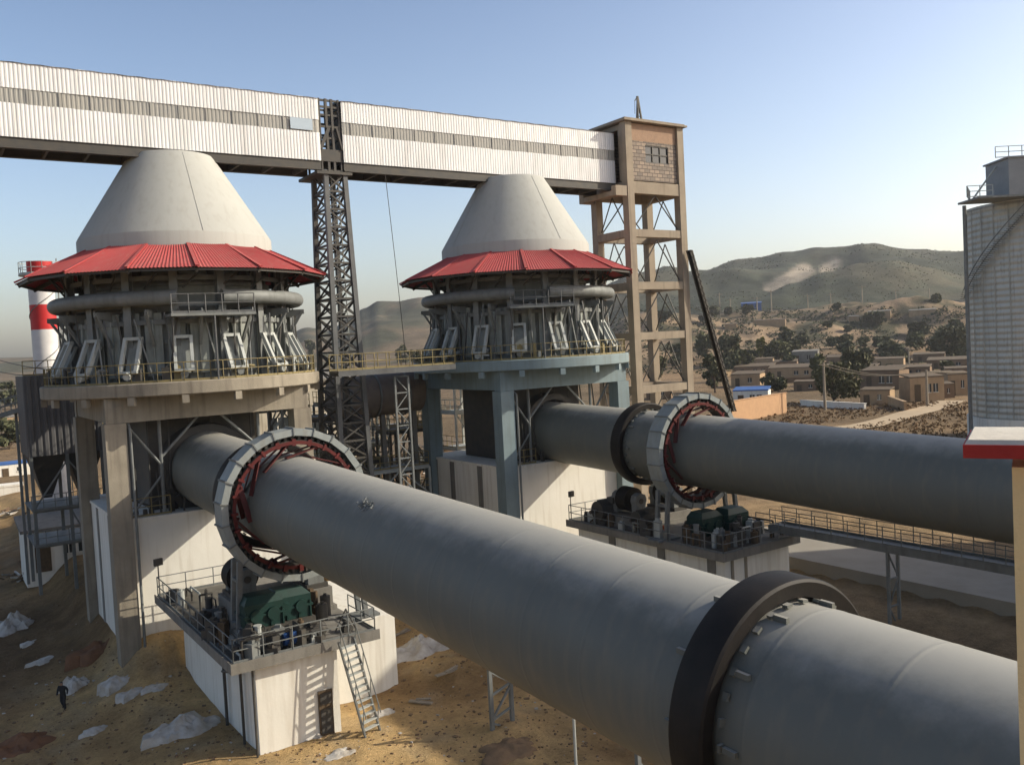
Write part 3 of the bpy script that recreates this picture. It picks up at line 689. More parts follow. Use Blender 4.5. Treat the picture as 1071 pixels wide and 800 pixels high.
    mb.build('floor_beams', colm, t)
    for sx in (-1,1):
        for sy in (-1,1):
            mb = MB(); mb.bb(x+sx*cx-.5, x+sx*cx+.5, y+sy*cx-.5, y+sy*cx+.5, zg-1, -2.91); mb.build('column', colm, t)
    # foundation block
    mb = MB(); mb.bb(x-cx+.0, x+cx-.0, y-cx+.1, y+cx+1.5, zg-1.5, -8.0); mb.bb(x-cx-.06, x+cx+.06, y-cx+.04, y+cx+1.56, -8.0+.002, -7.85)
    fd = mb.build('foundation', wallm, t)
    for yy in (-1.5, 2.2, 4.6): mb = MB(); mb.bb(x-cx-.03, x-cx-.003, y+yy-.3, y+yy+.3, zg-1, -8.02); mb.build('pilaster', ConcD, fd)
    mb = MB(); mb.path([(x-cx+.65,y-cx-.05,-2.9),(x-cx+.65,y-cx-.55,-3.2),(x-cx+.65,y-cx-.55,zg-.3)], .07, 8); mb.build('downpipe', Mid, t)
    # transfer chamber under the slab, braces, clutter
    mb = MB(); mb.bb(x-2.9, x+2.9, y-2.75, y+3.5, -7.84, -1.66); mb.lathe([(2.05,0),(2.45,.02),(2.5,.3),(2.5,.9)], 40, (x, y-3.6, -7.3+.0289*(y-3.6)), (0,1,SL))
    mb.build('transfer_chamber', Dark, t, smooth=30)
    for sx in (-1,1):
        mb = MB(); mb.tube((x+sx*2.6, y-4.4, -7.8), (x+sx*2.6, y-4.4, -2.9), .09, 8); mb.tube((x+sx*2.6,y-4.4,-4.9),(x+sx*.6,y-4.4,-2.9), .07, 8); mb.tube((x+sx*2.6,y-4.4,-5.3),(x+sx*4.3,y-4.4,-2.9), .07, 8)
        mb.tube((x+sx*4.3,y-4.5,-7.8),(x+sx*2.6,y-4.4,-5.8), .06, 8)
        mb.build('brace', Mid, t, smooth=30)
    mb = MB()
    for i in range(26):
        px, py = x+rr.uniform(-4.1,4.1), y-cx+rr.uniform(.5,1.7); h = rr.uniform(.2,1.3)
        if rr.random() < .5: mb.box((px,py,-7.84+h/2),(rr.uniform(.1,.5),rr.uniform(.1,.4),h), rr.random())
        else: mb.tube((px,py,-7.84),(px+jit(.2),py+jit(.2),-7.84+h*2.2), .05, 6)
    for k in range(8): mb.path([(x-4.2+k*1.1,y-4.0,-7.0+jit(.5)),(x-3.2+k*1.1,y-4.0+jit(.3),-6.5+jit(1.)),(x-3.0+k*1.1,y-3.4,-3.0)], .045)
    mb.build('floor_pipework', Dark, t)
    for q0, q1 in ((-4.2,-2.3),(2.4,4.2)): mb = MB(); rail(mb, [(x+q0,y-cx+.35,-7.84),(x+q1,y-cx+.35,-7.84)], .95, .8); mb.build('floor_rail', Yel, t)
    return t
ph1 = preheater(X1, Y1, -14.1, Conc, Conc, White, 'nearer preheater with pale cone, red skirt roof and bare concrete columns', 7.5, 1)
ph2 = preheater(X2, Y2, -15.0, BlueG, BlueG, White, 'farther preheater with pale cone, red skirt roof and blue grey columns', 7.65, 2)

# ------------------------------------------------------------------ conveyor gallery
YG = 51.45
def gallery(x0, x1, label):
    zb, zt = 11.85, 15.62; y0, y1 = YG, YG+2.5
    t = thing('conveyor_gallery', ((x0+x1)/2, YG+1.25, 11.0), label, 'conveyor gallery', 'white clad conveyor galleries')
    for (a, b, nm, jt) in ((14.32+.0, zt, 'upper_cladding', .02), (zb, 13.55, 'lower_cladding', .02)):
        mb = MB(); corrug(mb, (x0,y0,a), (x1,y0,a), (0,0,b-a), (0,-1,0), .2, .016, 1.1, .016)
        mb.build(nm, Clad, t)
    mb = MB(); mb.face([(x0,y1,zb),(x0,y1,zt),(x1,y1,zt),(x1,y1,zb)]); mb.build('back_cladding', Clad, t)
    mb = MB(); corrug(mb, (x0,y0+.04,13.5), (x1-.0,y0+.04,13.5), (0,0,.9), (0,-1,0), .22, .018, 1.1, .01); w = mb.build('skylight_band', Pane, t)
    mb = MB(); xx = x0+.6
    while xx < x1: mb.bb(xx-.035, xx+.035, y0-.02, y0+.02, 13.53, 14.34); xx += 1.5
    mb.build('mullions', Pane, w)
    mb = MB(); n = int((x1-x0)/.6); vs = []
    for i in range(n+1):
        xx = x0+(x1-x0)*i/n; zz = zt+(.03 if i % 2 else 0)
        vs += [(xx,y0-.08,zz-.02),(xx,(y0+y1)/2,zz+.18),(xx,y1+.08,zz-.02)]
    mb.add(vs, [f for i in range(n) for f in ((3*i,3*i+3,3*i+4,3*i+1),(3*i+1,3*i+4,3*i+5,3*i+2))]); mb.build('roof_sheet', Clad, t)
    mb = MB()
    for yy in (y0+.12, y1-.12):
        mb.bb(x0, x1, yy-.06, yy+.06, 11.36, 11.80); mb.bb(x0, x1, yy-.15, yy+.15, 11.29, 11.358)
    xx = x0+.4
    while xx < x1: mb.bb(xx-.07, xx+.07, y0+.19, y1-.19, 11.3, 11.62); xx += 2.0
    mb.bb(x0, x1, y0+.02, y1-.02, 11.81, 11.84)
    mb.build('floor_girders', Dark, t)
    return t
ga = gallery(-34, 21.35, 'longer white conveyor gallery passing over the nearer cone')
gb = gallery(22.85, 45.0, 'shorter white conveyor gallery between steel trestle and brick tower')
mb = MB(); mb.bb(19.5, 20.9, YG-.075, YG-.06, 13.62, 14.3); tag(mb.build('sky_panel', pm('pale_sky_blue', (.42,.5,.56), (.36,.42,.47), .6, .15, bump=0, spec=.6)), 'pale blue panel painted as sky showing through the right end of longer gallery', 'sky panel') ; bpy.context.view_layer.update()  # pale panel painted as sky seen through an opening in the gallery
o = bpy.data.objects['sky_panel']; mw = o.matrix_world.copy(); o.parent = ga; o.matrix_parent_inverse = Matrix.Identity(4); o.location = o.location-ga.location; del o['label']; del o['category']

# ------------------------------------------------------------------ steel trestle between the galleries
t = thing('steel_trestle', (22.1, 52.7, -14), 'tall dark lattice steel trestle holding up the galleries', 'steel trestle')
zt, zb_ = 11.1, -14.2
def leg_pos(sx, sy, z):
    f = (zt-z)/(zt-zb_); return Vector((22.15+sx*(.62+.45*f), 52.3+sy*(.95+.85*f), z))
for sx in (-1,1):
    for sy in (-1,1):
        mb = MB(); a, b = leg_pos(sx,sy,zt), leg_pos(sx,sy,zb_); mb.beam(a, b, .28, .28); mb.build('leg', MastG if sy < 0 else Dark, t)
mb = MB(); nb = 23
zs = [zt+(zb_-zt)*i/nb for i in range(nb+1)]
for i, (za, zc) in enumerate(zip(zs, zs[1:])):
    for (s1, s2) in (((-1,-1),(1,-1)),((-1,1),(1,1)),((-1,-1),(-1,1)),((1,-1),(1,1))):
        a, b = (s1, s2) if i % 2 else (s2, s1)
        mb.beam(leg_pos(*a,za), leg_pos(*b,zc), .12, .10); mb.beam(leg_pos(*s1,zc), leg_pos(*s2,zc), .12, .12)
        mb.beam(leg_pos(*b,za), leg_pos(*a,zc), .08, .08)
mb.build('lacing', Dark, t)
mb = MB()
for s in (-.22,.22): mb.beam((22.35+s,51.6,-1),(22.35+s,51.9,11), .05, .05)
for i in range(28): z = -.8+i*.42; mb.beam((22.13,51.6+i*.011,z),(22.57,51.6+i*.011,z), .04, .04)
mb.build('ladder', FrameL, t)
mb = MB()
for sx in (-.6,-.18,.18,.6):
    for yy in (YG+.2, YG+2.3): mb.beam((22.1+sx*1.05,yy,11.2),(22.1+sx*1.05,yy,15.7), .15 if abs(sx) < .5 else .1, .15)
for z in (11.3,12.2,13.3,14.0,14.7,15.2,15.6):
    for yy in (YG+.2, YG+2.3): mb.beam((21.38,yy,z),(22.82,yy,z), .1, .12)
    for sx in (-.66,.66): mb.beam((22.1+sx,YG+.2,z),(22.1+sx,YG+2.3,z), .09, .1)
mb.bb(20.9, 23.2, YG-.35, YG+2.8, 11.0, 11.17); mb.bb(21.4, 22.8, YG+.1, YG+2.4, 11.86, 12.6)
mb.beam((21.4,YG+.1,12.6),(22.0,YG+.1,13.9), .1,.2); mb.beam((22.8,YG+.1,12.6),(22.5,YG+.1,13.9), .1,.2)
mb.build('head_frame', Dark, t)
mb = MB(); mb.path([(25.6,51.4,11.3),(25.9,51.3,6),(26.15,51.2,1),(26.2,51.2,-1.)], .022, 5); tag(mb.build('hanging_cable', Dark), 'thin dark cable hanging down from the shorter gallery', 'cable')

# ------------------------------------------------------------------ hoist tower
tx0, tx1, ty0, ty1 = 45.15, 51.35, 50.3, 54.9
t = thing('hoist_tower', ((tx0+tx1)/2, (ty0+ty1)/2, -14), 'tall tan concrete frame tower with brick room on top', 'tower')
LV = [11.45, 8.0, 4.0, .15, -3.95, -8.]
for xx in (tx0+.4, tx1-.4):
    for yy in (ty0+.4, ty1-.4):
        mb = MB(); mb.bb(xx-.32, xx+.32, yy-.32, yy+.32, -15, 16.35)
        for z in (7.2,3.2,-.6,-4.6): mb.bb(xx-.333,xx+.333,yy-.333,yy+.333,z-.03,z+.03)
        mb.build('column', Tower, t)
for z in LV:
    mb = MB(); h = .29 if z < 11 else .45
    for yy in (ty0+.4, ty1-.4): mb.bb(tx0+.725, tx1-.725, yy-.27, yy+.27, z-h, z+h)
    for xx in (tx0+.4, tx1-.4): mb.bb(xx-.27, xx+.27, ty0+.725, ty1-.725, z-h, z+h)
    mb.build('floor_beam', Tower, t)
for z0_, z1_ in zip(LV[1:], LV[:-1]):
    mb = MB(); zm = z1_-.5; zl = z0_+.45; xm, ym = (tx0+tx1)/2, (ty0+ty1)/2
    for yy in (ty0+.4, ty1-.4):
        mb.tube((xm,yy,zm),(tx0+.85,yy,zl), .05, 6); mb.tube((xm,yy,zm),(tx1-.85,yy,zl), .05, 6)
    for xx in (tx0+.4, tx1-.4):
        mb.tube((xx,ym,zm),(xx,ty0+.85,zl), .05, 6); mb.tube((xx,ym,zm),(xx,ty1-.85,zl), .05, 6)
    mb.build('cross_brace', Dark, t)
# brick room
wy = ty0+.28; wx0, wx1 = 47.35, 49.75; wz0, wz1 = 13.4, 14.75
mb = MB()
for a, b, c, d in ((tx0+.73, wx0, 12.01, 15.0),(wx1, tx1-.73, 12.01, 15.0),(wx0, wx1, 12.01, wz0),(wx0, wx1, wz1, 15.0)): mb.bb(a, b, wy, wy+.25, c, d)
mb.bb(tx1-.55, tx1-.3, ty0+.73, ty1-.73, 12.01, 16.3); mb.bb(tx0+.73, tx1-.73, ty1-.55, ty1-.3, 12.01, 16.3); mb.bb(tx0+.73, tx1-.73, ty0+.73, ty1-.73, 11.9, 12.0)
br = mb.build('brick_wall', Brick, t)
mb = MB(); mb.bb(tx0+.73, tx1-.73, wy-.01, wy+.24, 15.0, 16.3); mb.build('upper_wall', pm('orange_brick', (.36,.235,.155), (.27,.185,.13), 2.5, .9, bump=.4, bscale=8), t)
mb = MB(); mb.bb(tx0+.3, tx0+.5, ty0+.73, ty0+1.2, 12.01, 16.3); mb.bb(tx0+.3, tx0+.5, ty1-1.1, ty1-.73, 12.01, 16.3); mb.bb(tx0+.3, tx0+.5, ty0+1.2, ty1-1.1, 15.9, 16.3); mb.build('side_wall', Tower, t)
mb = MB(); mb.bb(wx0, wx1, wy+.12, wy+.16, wz0, wz1); w = mb.build('window', Glass, t)
mb = MB()
for xx in (wx0, wx0+.8, wx0+1.6, wx1): mb.bb(xx-.04, xx+.04, wy+.05, wy+.11, wz0, wz1)
for zz in (wz0+.04, (wz0+wz1)/2, wz1-.04): mb.bb(wx0, wx1, wy+.03, wy+.10, zz-.035, zz+.035)
mb.build('window_frame', Dark, w)
mb = MB(); mb.bb(tx0-.18, tx1+.15, ty0-.18, ty1+.18, 16.36, 16.50); mb.bb(tx0-.05, tx1, ty0-.05, ty1+.05, 16.50, 16.6); mb.build('roof_slab', Tower, t)
mb = MB(); mb.bb(tx0-1.1, tx0+.04-.05, ty0+.1, ty0+.62, 10.75, 11.5); mb.bb(tx0-1.1, tx0-.01, ty1-.62, ty1-.1, 10.75, 11.5); mb.bb(tx0-1.1, tx0-.7, ty0+.63, ty1-.63, 10.8, 11.15)
mb.build('gallery_corbel', Tower, t)
t = thing('roof_hoist', (48.4, 52.3, 16.6), 'little dark jib hoist on the roof of brick tower', 'hoist')
mb = MB(); mb.beam((48.8,52.3,16.72),(48.4,52.3,19.0), .12, .12); mb.beam((48.4,52.3,16.72),(48.35,52.3,19.0), .1, .1); mb.beam((48.6,52.8,16.72),(48.38,52.3,18.9), .08, .08)
for i in range(6): z = 17+i*.33; mb.beam((48.38,52.3,z),(48.8-.4*(z-16.72)/2.3,52.3,z+.25), .05, .05)
mb.build('jib', Dark, t)
mb = MB(); mb.tube((48.1,52.3,18.6),(48.05,52.3,17.6), .02, 5); mb.tube((48.36,52.3,18.95),(48.1,52.3,18.6), .04, 5); mb.build('rope', Dark, t)
mb = MB(); mb.box((48.7,52.3,16.95),(.7,.5,.42)); mb.build('winch', Dark, t)
# inclined bucket conveyor leaning against the tower
t = thing('inclined_conveyor', (58, 51.5, -12), 'long dark inclined conveyor frame rising against the concrete tower', 'conveyor')
A, B = aty(721,262,49.95), aty(767,430,49.95)
for s in (-1,1):
    mb = MB(); 
    for k in (-1,1): mb.beam(A+Vector((k*.10,s*.18,0)), B+Vector((k*.10,s*.18,0)), .1, .1)
    mb.build('rail', Dark, t)
mb = MB(); n = 26
for i in range(n):
    p, q = A.lerp(B, i/n), A.lerp(B, (i+1)/n)
    for s in (-1,1): mb.beam(p+Vector((-.15,s*.22,0)), q+Vector((.15,s*.22,0)), .05, .05)
    mb.beam(p+Vector((0,-.22,0)), p+Vector((0,.22,0)), .05, .05)
mb.beam(A, B, .12, .3)
mb.build('casing', K_tyre, t)

# ------------------------------------------------------------------ chimney
c = atd(43, 300, 84); cx_, cy_ = c.x, c.y
t = thing('striped_chimney', (cx_,cy_,-14), 'red and white banded steel chimney behind the nearer preheater', 'chimney')
zs = [(-15,1.22,0),(4.3,1.22,1),(7.1,1.22,0),(9.1+.4,1.22,1),(11.0,1.2,1)]
bands = [(-15,-2,ChW),(-2,3.75,ChW),(3.75,6.1,ChR),(6.1,8.9,ChW),(8.9,10.2,ChR)]
for a, b, m in bands:
    mb = MB(); mb.lathe([(1.13,a),(1.13,b)] + ([(1.0,b),(1.0,b-1)] if b > 10 else []), 32, (cx_,cy_,0)); mb.build('shaft_band', m, t, smooth=30)
mb = MB(); hel = [Vector((cx_+1.16*cos(a), cy_+1.16*sin(a), -3+a*.86)) for a in [i*.25 for i in range(60)]]; mb.path(hel, .045, 5); mb.build('spiral_strake', Mid, t)
mb = MB(); mb.lathe([(1.14,8.85),(1.85,8.85),(1.85,9.0),(1.14,9.0)], 24, (cx_,cy_,0)); mb.build('gallery_ring', FrameL, t)
mb = MB(); rail(mb, [(cx_+1.78*cos(2*pi*i/12), cy_+1.78*sin(2*pi*i/12), 9.0) for i in range(12)], 1.1, 1., .035, closed=True); mb.build('gallery_rail', FrameL, t)
mb = MB()
for s in (-.2,.2): mb.tube((cx_+1.4,cy_-.3+s,-14),(cx_+1.4,cy_-.3+s,10.5), .03, 5)
for i in range(50): mb.tube((cx_+1.4,cy_-.5,-14+i*.48),(cx_+1.4,cy_-.1,-14+i*.48), .025, 4)
mb.build('ladder', Mid, t)

# ------------------------------------------------------------------ silo
c = atd(1099, 445, 104); sx_, sy_ = c.x, c.y; Rr = 8.4
t = thing('grain_silo', (sx_,sy_,-14), 'large corrugated galvanised silo on a white base at right edge', 'silo')
mb = MB(); prof = [(Rr,-11.35)]; z = -11.35
while z < 12.9:
    prof += [(Rr+.03,z+.10),(Rr+.035,z+.30),(Rr-.03,z+.46),(Rr-.03,z+.62),(Rr,z+.70)]; z += .70
mb.lathe(prof, 96, (sx_,sy_,0)); mb.build('silo_wall', Galv, t, smooth=50)
mb = MB()
for i in range(30):
    a = 2*pi*i/30; mb.beam((sx_+(Rr+.08)*cos(a),sy_+(Rr+.08)*sin(a),-12),(sx_+(Rr+.08)*cos(a),sy_+(Rr+.08)*sin(a),12.9), .06, .06)
mb.build('stiffener_posts', Galv, t)
mb = MB(); mb.lathe([(Rr+.35,-15),(Rr+.35,-11.36),(Rr-.5,-11.36)], 64, (sx_,sy_,0)); mb.build('base_ring', White, t, smooth=30)
mb = MB(); mb.lathe([(Rr+.2,12.85),(1.5,14.0),(0.01,14.05)], 64, (sx_,sy_,0)); mb.build('cone_roof', Galv, t, smooth=20)
mb = MB(); dv = Vector((-sx_,-sy_,0)).normalized(); sv = Vector((-dv.y,dv.x,0)) ; lf = -RT.copy(); lf.z = 0; lf.normalize()
hz = Vector((sx_,sy_,0))+lf*2.2+dv*(Rr-2)
mb.box(hz-lf*1.4+Vector((0,0,15.3)), (8.8,4.6,3.9), math.atan2(lf.y,lf.x)); mb.box(hz-lf*1.4+Vector((0,0,17.35)), (9.2,5.0,.18), math.atan2(lf.y,lf.x)); mb.build('head_house', pm('headhouse_sheet', (.26,.27,.28), (.2,.21,.215), .6, .5), t)
mb = MB(); mb.box(hz+Vector((0,0,13.25))+lf*1.0, (10.5,4.6,.22), math.atan2(lf.y,lf.x)); mb.build('catwalk', Mid, t)
mb = MB(); q = hz+Vector((0,0,17.4)); rail(mb, [q+lf*3.0+dv*2.3, q-lf*5.6+dv*2.3], 1.2, 1.4, .05); q = hz+Vector((0,0,13.36))+lf*1.0; rail(mb, [q+lf*2.4+dv*2.2, q+lf*5.2+dv*2.2, q+lf*5.2-dv*2.2], 1.2, 1.2, .05)
mb.tube(hz+lf*5.8+Vector((0,0,13.3)), hz+lf*3.1+Vector((0,0,16.8)), .1, 6)
mb.build('roof_rail', FrameL, t)
mb = MB()  # spiral stair
N_ = 46; a0 = math.atan2(dv.y, dv.x)+.02; s_ = 1 if (Vector((-sin(a0),cos(a0),0)).dot(lf) > 0) else -1
pa = []
for i in range(N_+1):
    a = a0+s_*(.15+1.05*i/N_); z = 12.2-9.5*i/N_; e = Vector((cos(a),sin(a),0)); p = Vector((sx_,sy_,z))+e*(Rr+.75); pa.append(p); mb.beam(p-e*.55, p+e*.45, .34, .06)
for off in (0, 1.0): mb.path([p+Vector((0,0,off)) for p in pa], .06, 5)
mb.build('spiral_stair', Mid, t)
mb = MB(); p = Vector((sx_,sy_,0))+lf*(Rr+.9)+dv*1.2; mb.tube(p+Vector((0,0,-14)), p+Vector((0,0,13.3)), .22, 10); mb.build('downspout', Mid, t)

# ------------------------------------------------------------------ near pillar with red cap
D_ = 6.0; q = atd(1058.5, 560, D_); w_ = .6
t = thing('stucco_pillar', (q.x+.3, q.y, -14), 'yellow stucco pillar with red edged cap at right edge of photo', 'pillar')
bx_ = Vector((q.x, q.y))
mb = MB(); 
rx = Vector((_rt.x,_rt.y,0)); ry = Vector((sin(AZ),cos(AZ),0)); va = math.atan2(q.x, q.y)+.02; rx = Vector((cos(va),-sin(va),0)); ry = Vector((sin(va),cos(va),0)); ang = math.atan2(rx.y, rx.x)
pc = Vector((q.x,q.y,0))+rx*.43+ry*.25
mb.box(pc+Vector((0,0,-8.2)), (.84,.5,14.4), ang); mb.build('shaft', Stucco, t)
capz = atd(1015, 488, D_-.3).z
mb = MB(); cc = pc+rx*.0; mb.box(cc+Vector((0,0,capz+.065)), (1.40,.9,.09), ang); mb.build('cap_band', CapRed, t)
mb = MB(); e1_ = rx*.69; e2_ = ry*.43
vs = [cc+a*e1_+b*e2_+Vector((0,0,capz+.11)) for a,b in ((-1,-1),(1,-1),(1,1),(-1,1))]+[cc+a*e1_*.97+b*e2_*.95+Vector((0,0,capz+.14)) for a,b in ((-1,-1),(1,-1),(1,1),(-1,1))]
mb.add(vs, [(0,1,5,4),(1,2,6,5),(2,3,7,6),(3,0,4,7),(4,5,6,7)]); mb.build('cap_top', CapW, t)

# plant building right of the frame (its shade lies over the second kiln)
t = thing('plant_building', (63, 8, -14), 'plain rendered plant hall just beyond the right edge', 'building')
mb = MB(); mb.bb(57.5, 72, -12, 17.5, -15, 11.6); mb.build('wall', White, t)
mb = MB(); mb.bb(57.2, 72.3, -12.3, 17.8, 11.6+.003, 12.0); mb.build('roof', ConcD, t)
for zz in (-9, -2, 5):
    for yy in (-9, -3, 3, 9, 15): mb = MB(); mb.bb(57.42, 57.497, yy-1, yy+1, zz, zz+2.4); mb.build('window', Glass, t)

# ------------------------------------------------------------------ walkway beside the second kiln
t = thing('kiln_walkway', (37.6, 20, -14), 'narrow railed walkway running beneath the farther kiln', 'walkway')
zw = -10.35; mb = MB(); mb.bb(37.2, 38.2, 2, 31.5, zw-.1, zw); mb.bb(37.15, 37.197, 2, 31.5, zw-.3, zw+.05); mb.bb(38.203, 38.25, 2, 31.5, zw-.3, zw+.05); mb.build('deck', Mid, t)
mb = MB(); rail(mb, [(37.2,31.4,zw),(37.2,2,zw)], .9, .95, .025); rail(mb, [(38.2,31.4,zw),(38.2,2,zw)], .9, .95, .025); mb.build('railing', Mid, t)
def lattice(t, x, y, z0, z1, wx=.7, wy=0.):
    for s in (-1,1):
        mb = MB(); mb.beam((x+s*wx/2,y,z0),(x+s*wx/2,y,z1), .11, .14); mb.build('leg', Mid, t)
    mb = MB(); n = max(2, int((z1-z0)/1.0))
    for i in range(n):
        a, b = z0+(z1-z0)*i/n, z0+(z1-z0)*(i+1)/n; s = 1 if i % 2 else -1
        mb.beam((x-s*wx/2,y,a),(x+s*wx/2,y,b), .06, .06); mb.beam((x-wx/2,y,b),(x+wx/2,y,b), .07, .07)
    mb.build('lacing', Mid, t)
for yy in (24.6, 14): lattice(t, 37.7, yy, -14.6, zw-.3, .8)
# frame supports standing in the sand under the near kiln
t = thing('steel_support', (18.65, 29.7, -15.6), 'grey lattice steel frame standing in sunlit sand under nearest kiln', 'steel frame')
for s, zt_ in ((-1,-12.75),(1,-12.95)):
    mb = MB(); mb.beam((18.62+s*.56,29.7+s*.12,-15.9),(18.62+s*.56,29.7+s*.12,zt_), .15, .15); mb.build('leg', Mid, t)
mb = MB()
for a, b in (((-1,-12.9),(1,-13.7)),((-1,-13.9),(1,-13.7)),((1,-13.8),(-1,-14.9)),((-1,-14.9),(1,-14.7)),((-1,-15.0),(1,-15.6))):
    mb.beam((18.62+a[0]*.56,29.7+a[0]*.12,a[1]),(18.62+b[0]*.56,29.7+b[0]*.12,b[1]), .08, .08)
mb.build('lacing', Mid, t)
t = thing('steel_support', (18.5, 20.9, -15.6), 'grey lattice steel frame cut off by bottom edge under nearest kiln', 'steel frame')
for s, zt_ in ((-1,-12.75),(1,-12.9)):
    mb = MB(); mb.beam((18.5+s*.5,20.9+s*.1,-15.9),(18.5+s*.5,20.9+s*.1,zt_), .15, .15); mb.build('leg', Mid, t)
mb = MB(); mb.beam((18,20.8,-13.0),(19,21,-13.2), .08,.08); mb.beam((18,20.8,-13.3),(19,21,-14.4), .08,.08); mb.beam((18,20.8,-15),(19,21,-14.5), .08,.08); mb.build('lacing', Mid, t)
mb = MB(); mb.tube((17.2,23.0,-15.8),(17.2,23.0,-12.35), .05, 8); tag(mb.build('steel_post', FrameL), 'single thin pale steel post below nearest kiln by bottom edge', 'post')

# ------------------------------------------------------------------ bridge walkway between preheaters
t = thing('link_bridge', (24, 52.5, -2), 'narrow steel footbridge with yellow rails linking the two preheaters', 'footbridge')
zb2 = -1.0; mb = MB(); mb.bb(X1+7.3, X2-7.8, 47.9, 49.3, zb2-.1, zb2)
for yy in (47.95,49.25): mb.bb(X1+7.3, X2-7.8, yy-.06, yy+.06, zb2-.32, zb2-.103)
mb.build('deck', MastG, t)
mb = MB(); rail(mb, [(X1+7.3,48.0,zb2),(X2-7.8,48.0,zb2)], .95, .8, .03); rail(mb, [(X1+7.3,49.2,zb2),(X2-7.8,49.2,zb2)], .95, .8, .03); mb.build('railing', Yel, t)
lattice(t, 24.5, 48.6, -14.6, zb2-.56, .9)
# ------------------------------------------------------------------ plant behind, between the preheaters
def frame_tower(x, y, wx, wy, z0, levels, label, mat, grp='steel access frames behind the preheaters', nx=2):
    t = thing('access_frame', (x,y,z0), label, 'steel frame', grp)
    zt_ = levels[-1]
    for i in range(nx+1):
        for s in (-1,1):
            mb = MB(); mb.beam((x-wx/2+wx*i/nx, y+s*wy/2, z0),(x-wx/2+wx*i/nx, y+s*wy/2, zt_), .16, .16); mb.build('post', mat, t)
    prev = z0
    for z in levels:
        mb = MB()
        for s in (-1,1): mb.beam((x-wx/2,y+s*wy/2,z),(x+wx/2,y+s*wy/2,z), .14, .2)
        for i in range(nx+1): mb.beam((x-wx/2+wx*i/nx,y-wy/2,z),(x-wx/2+wx*i/nx,y+wy/2,z), .12, .18)
        mb.bb(x-wx/2, x+wx/2, y-wy/2, y+wy/2, z+.11, z+.16)
        for i in range(nx):
            a, b = (x-wx/2+wx*i/nx, x-wx/2+wx*(i+1)/nx)
            if (i+int(z)) % 2: a, b = b, a
            mb.beam((a,y-wy/2,prev),(b,y-wy/2,z), .09, .09)
        mb.build('floor', mat, t); prev = z
        mb = MB(); rail(mb, [(x-wx/2,y+wy/2,z+.16),(x-wx/2,y-wy/2,z+.16),(x+wx/2,y-wy/2,z+.16),(x+wx/2,y+wy/2,z+.16)], .95, .8, .03); mb.build('railing', Yel if rnd.random() < .6 else FrameL, t)
    return t
frame_tower(25.2, 60.5, 5.4, 3, -14.2, (-11.2,-8.0,-4.6), 'dark steel access frame right behind the lattice trestle', Dark)
frame_tower(28.6, 66, 5, 3, -14.2, (-10.6,-7.4,-4.), 'pale steel access frame beside left column of farther preheater', Mid)
frame_tower(19.6, 63, 3.6, 3, -14.2, (-10.6,-6.6,-3.0), 'steel access frame seen between columns of nearer preheater', Mid)
frame_tower(38.5, 64, 4.2, 2.5, -14.2, (-11.2,-8.4,-5.4,-2.8), 'pale steel access frame seen beneath the farther preheater', FrameL)
frame_tower(27.8, 57, 4.6, 1.8, -14.2, (-12.6,-10.4,-8.4), 'low pale access frame in front of the gas duct supports', FrameL)
frame_tower(22.5, 66, 4.4, 2.6, -14.2, (-12.4,-9.6,-6.8,-4.0), 'second dark access frame farther back behind the trestle', Dark)
frame_tower(30.8, 61.5, 3.2, 2.4, -14.2, (-12.0,-9.2,-6.2), 'low dark access frame under the gas duct beside farther preheater', Dark)
frame_tower(33.5, 68, 4.6, 2.6, -14.2, (-12.0,-9.4,-6.4,-3.4), 'grey access frame behind left columns of farther preheater', Mid)
frame_tower(12.5, 63.5, 5.0, 2.6, -14.2, (-11.0,-7.6,-4.2), 'dark access frame behind the nearer preheater foundation', Dark)
t = thing('gas_duct', (27, 58, -6), 'large brown grey horizontal gas duct left of farther preheater', 'duct')
mb = MB(); mb.tube((23.9,58.2,-3.2),(30.5,58.0,-3.0), 1.5, 28); mb.build('duct_body', pm('duct_skin', (.21,.17,.135), (.14,.115,.095), .7, .7, streak=.4), t, smooth=30)
mb = MB()
for xx in (24.6,26.9,29.2): mb.lathe([(1.5,-.06),(1.62,-.06),(1.62,.06),(1.5,.06)], 28, (xx,58.1,-3.1), (1,0,0))
mb.build('flange', Mid, t)
mb = MB(); mb.add([(24.2,57.2,-4.2),(26.4,57.2,-4.2),(26.4,59.2,-4.2),(24.2,59.2,-4.2),(24.8,57.8,-7.2),(25.8,57.8,-7.2),(25.8,58.7,-7.2),(24.8,58.7,-7.2)], [(0,1,5,4),(1,2,6,5),(2,3,7,6),(3,0,4,7),(4,5,6,7)]); mb.build('dust_hopper', Dark, t)
mb = MB(); mb.bb(27.2,27.5,57.4,57.7,-14.5,-4.5); mb.bb(29.7,30,57.4,57.7,-14.5,-4.4); mb.beam((27.35,57.5,-13),(29.85,57.5,-5.5), .12,.12); mb.build('support', ConcD, t)
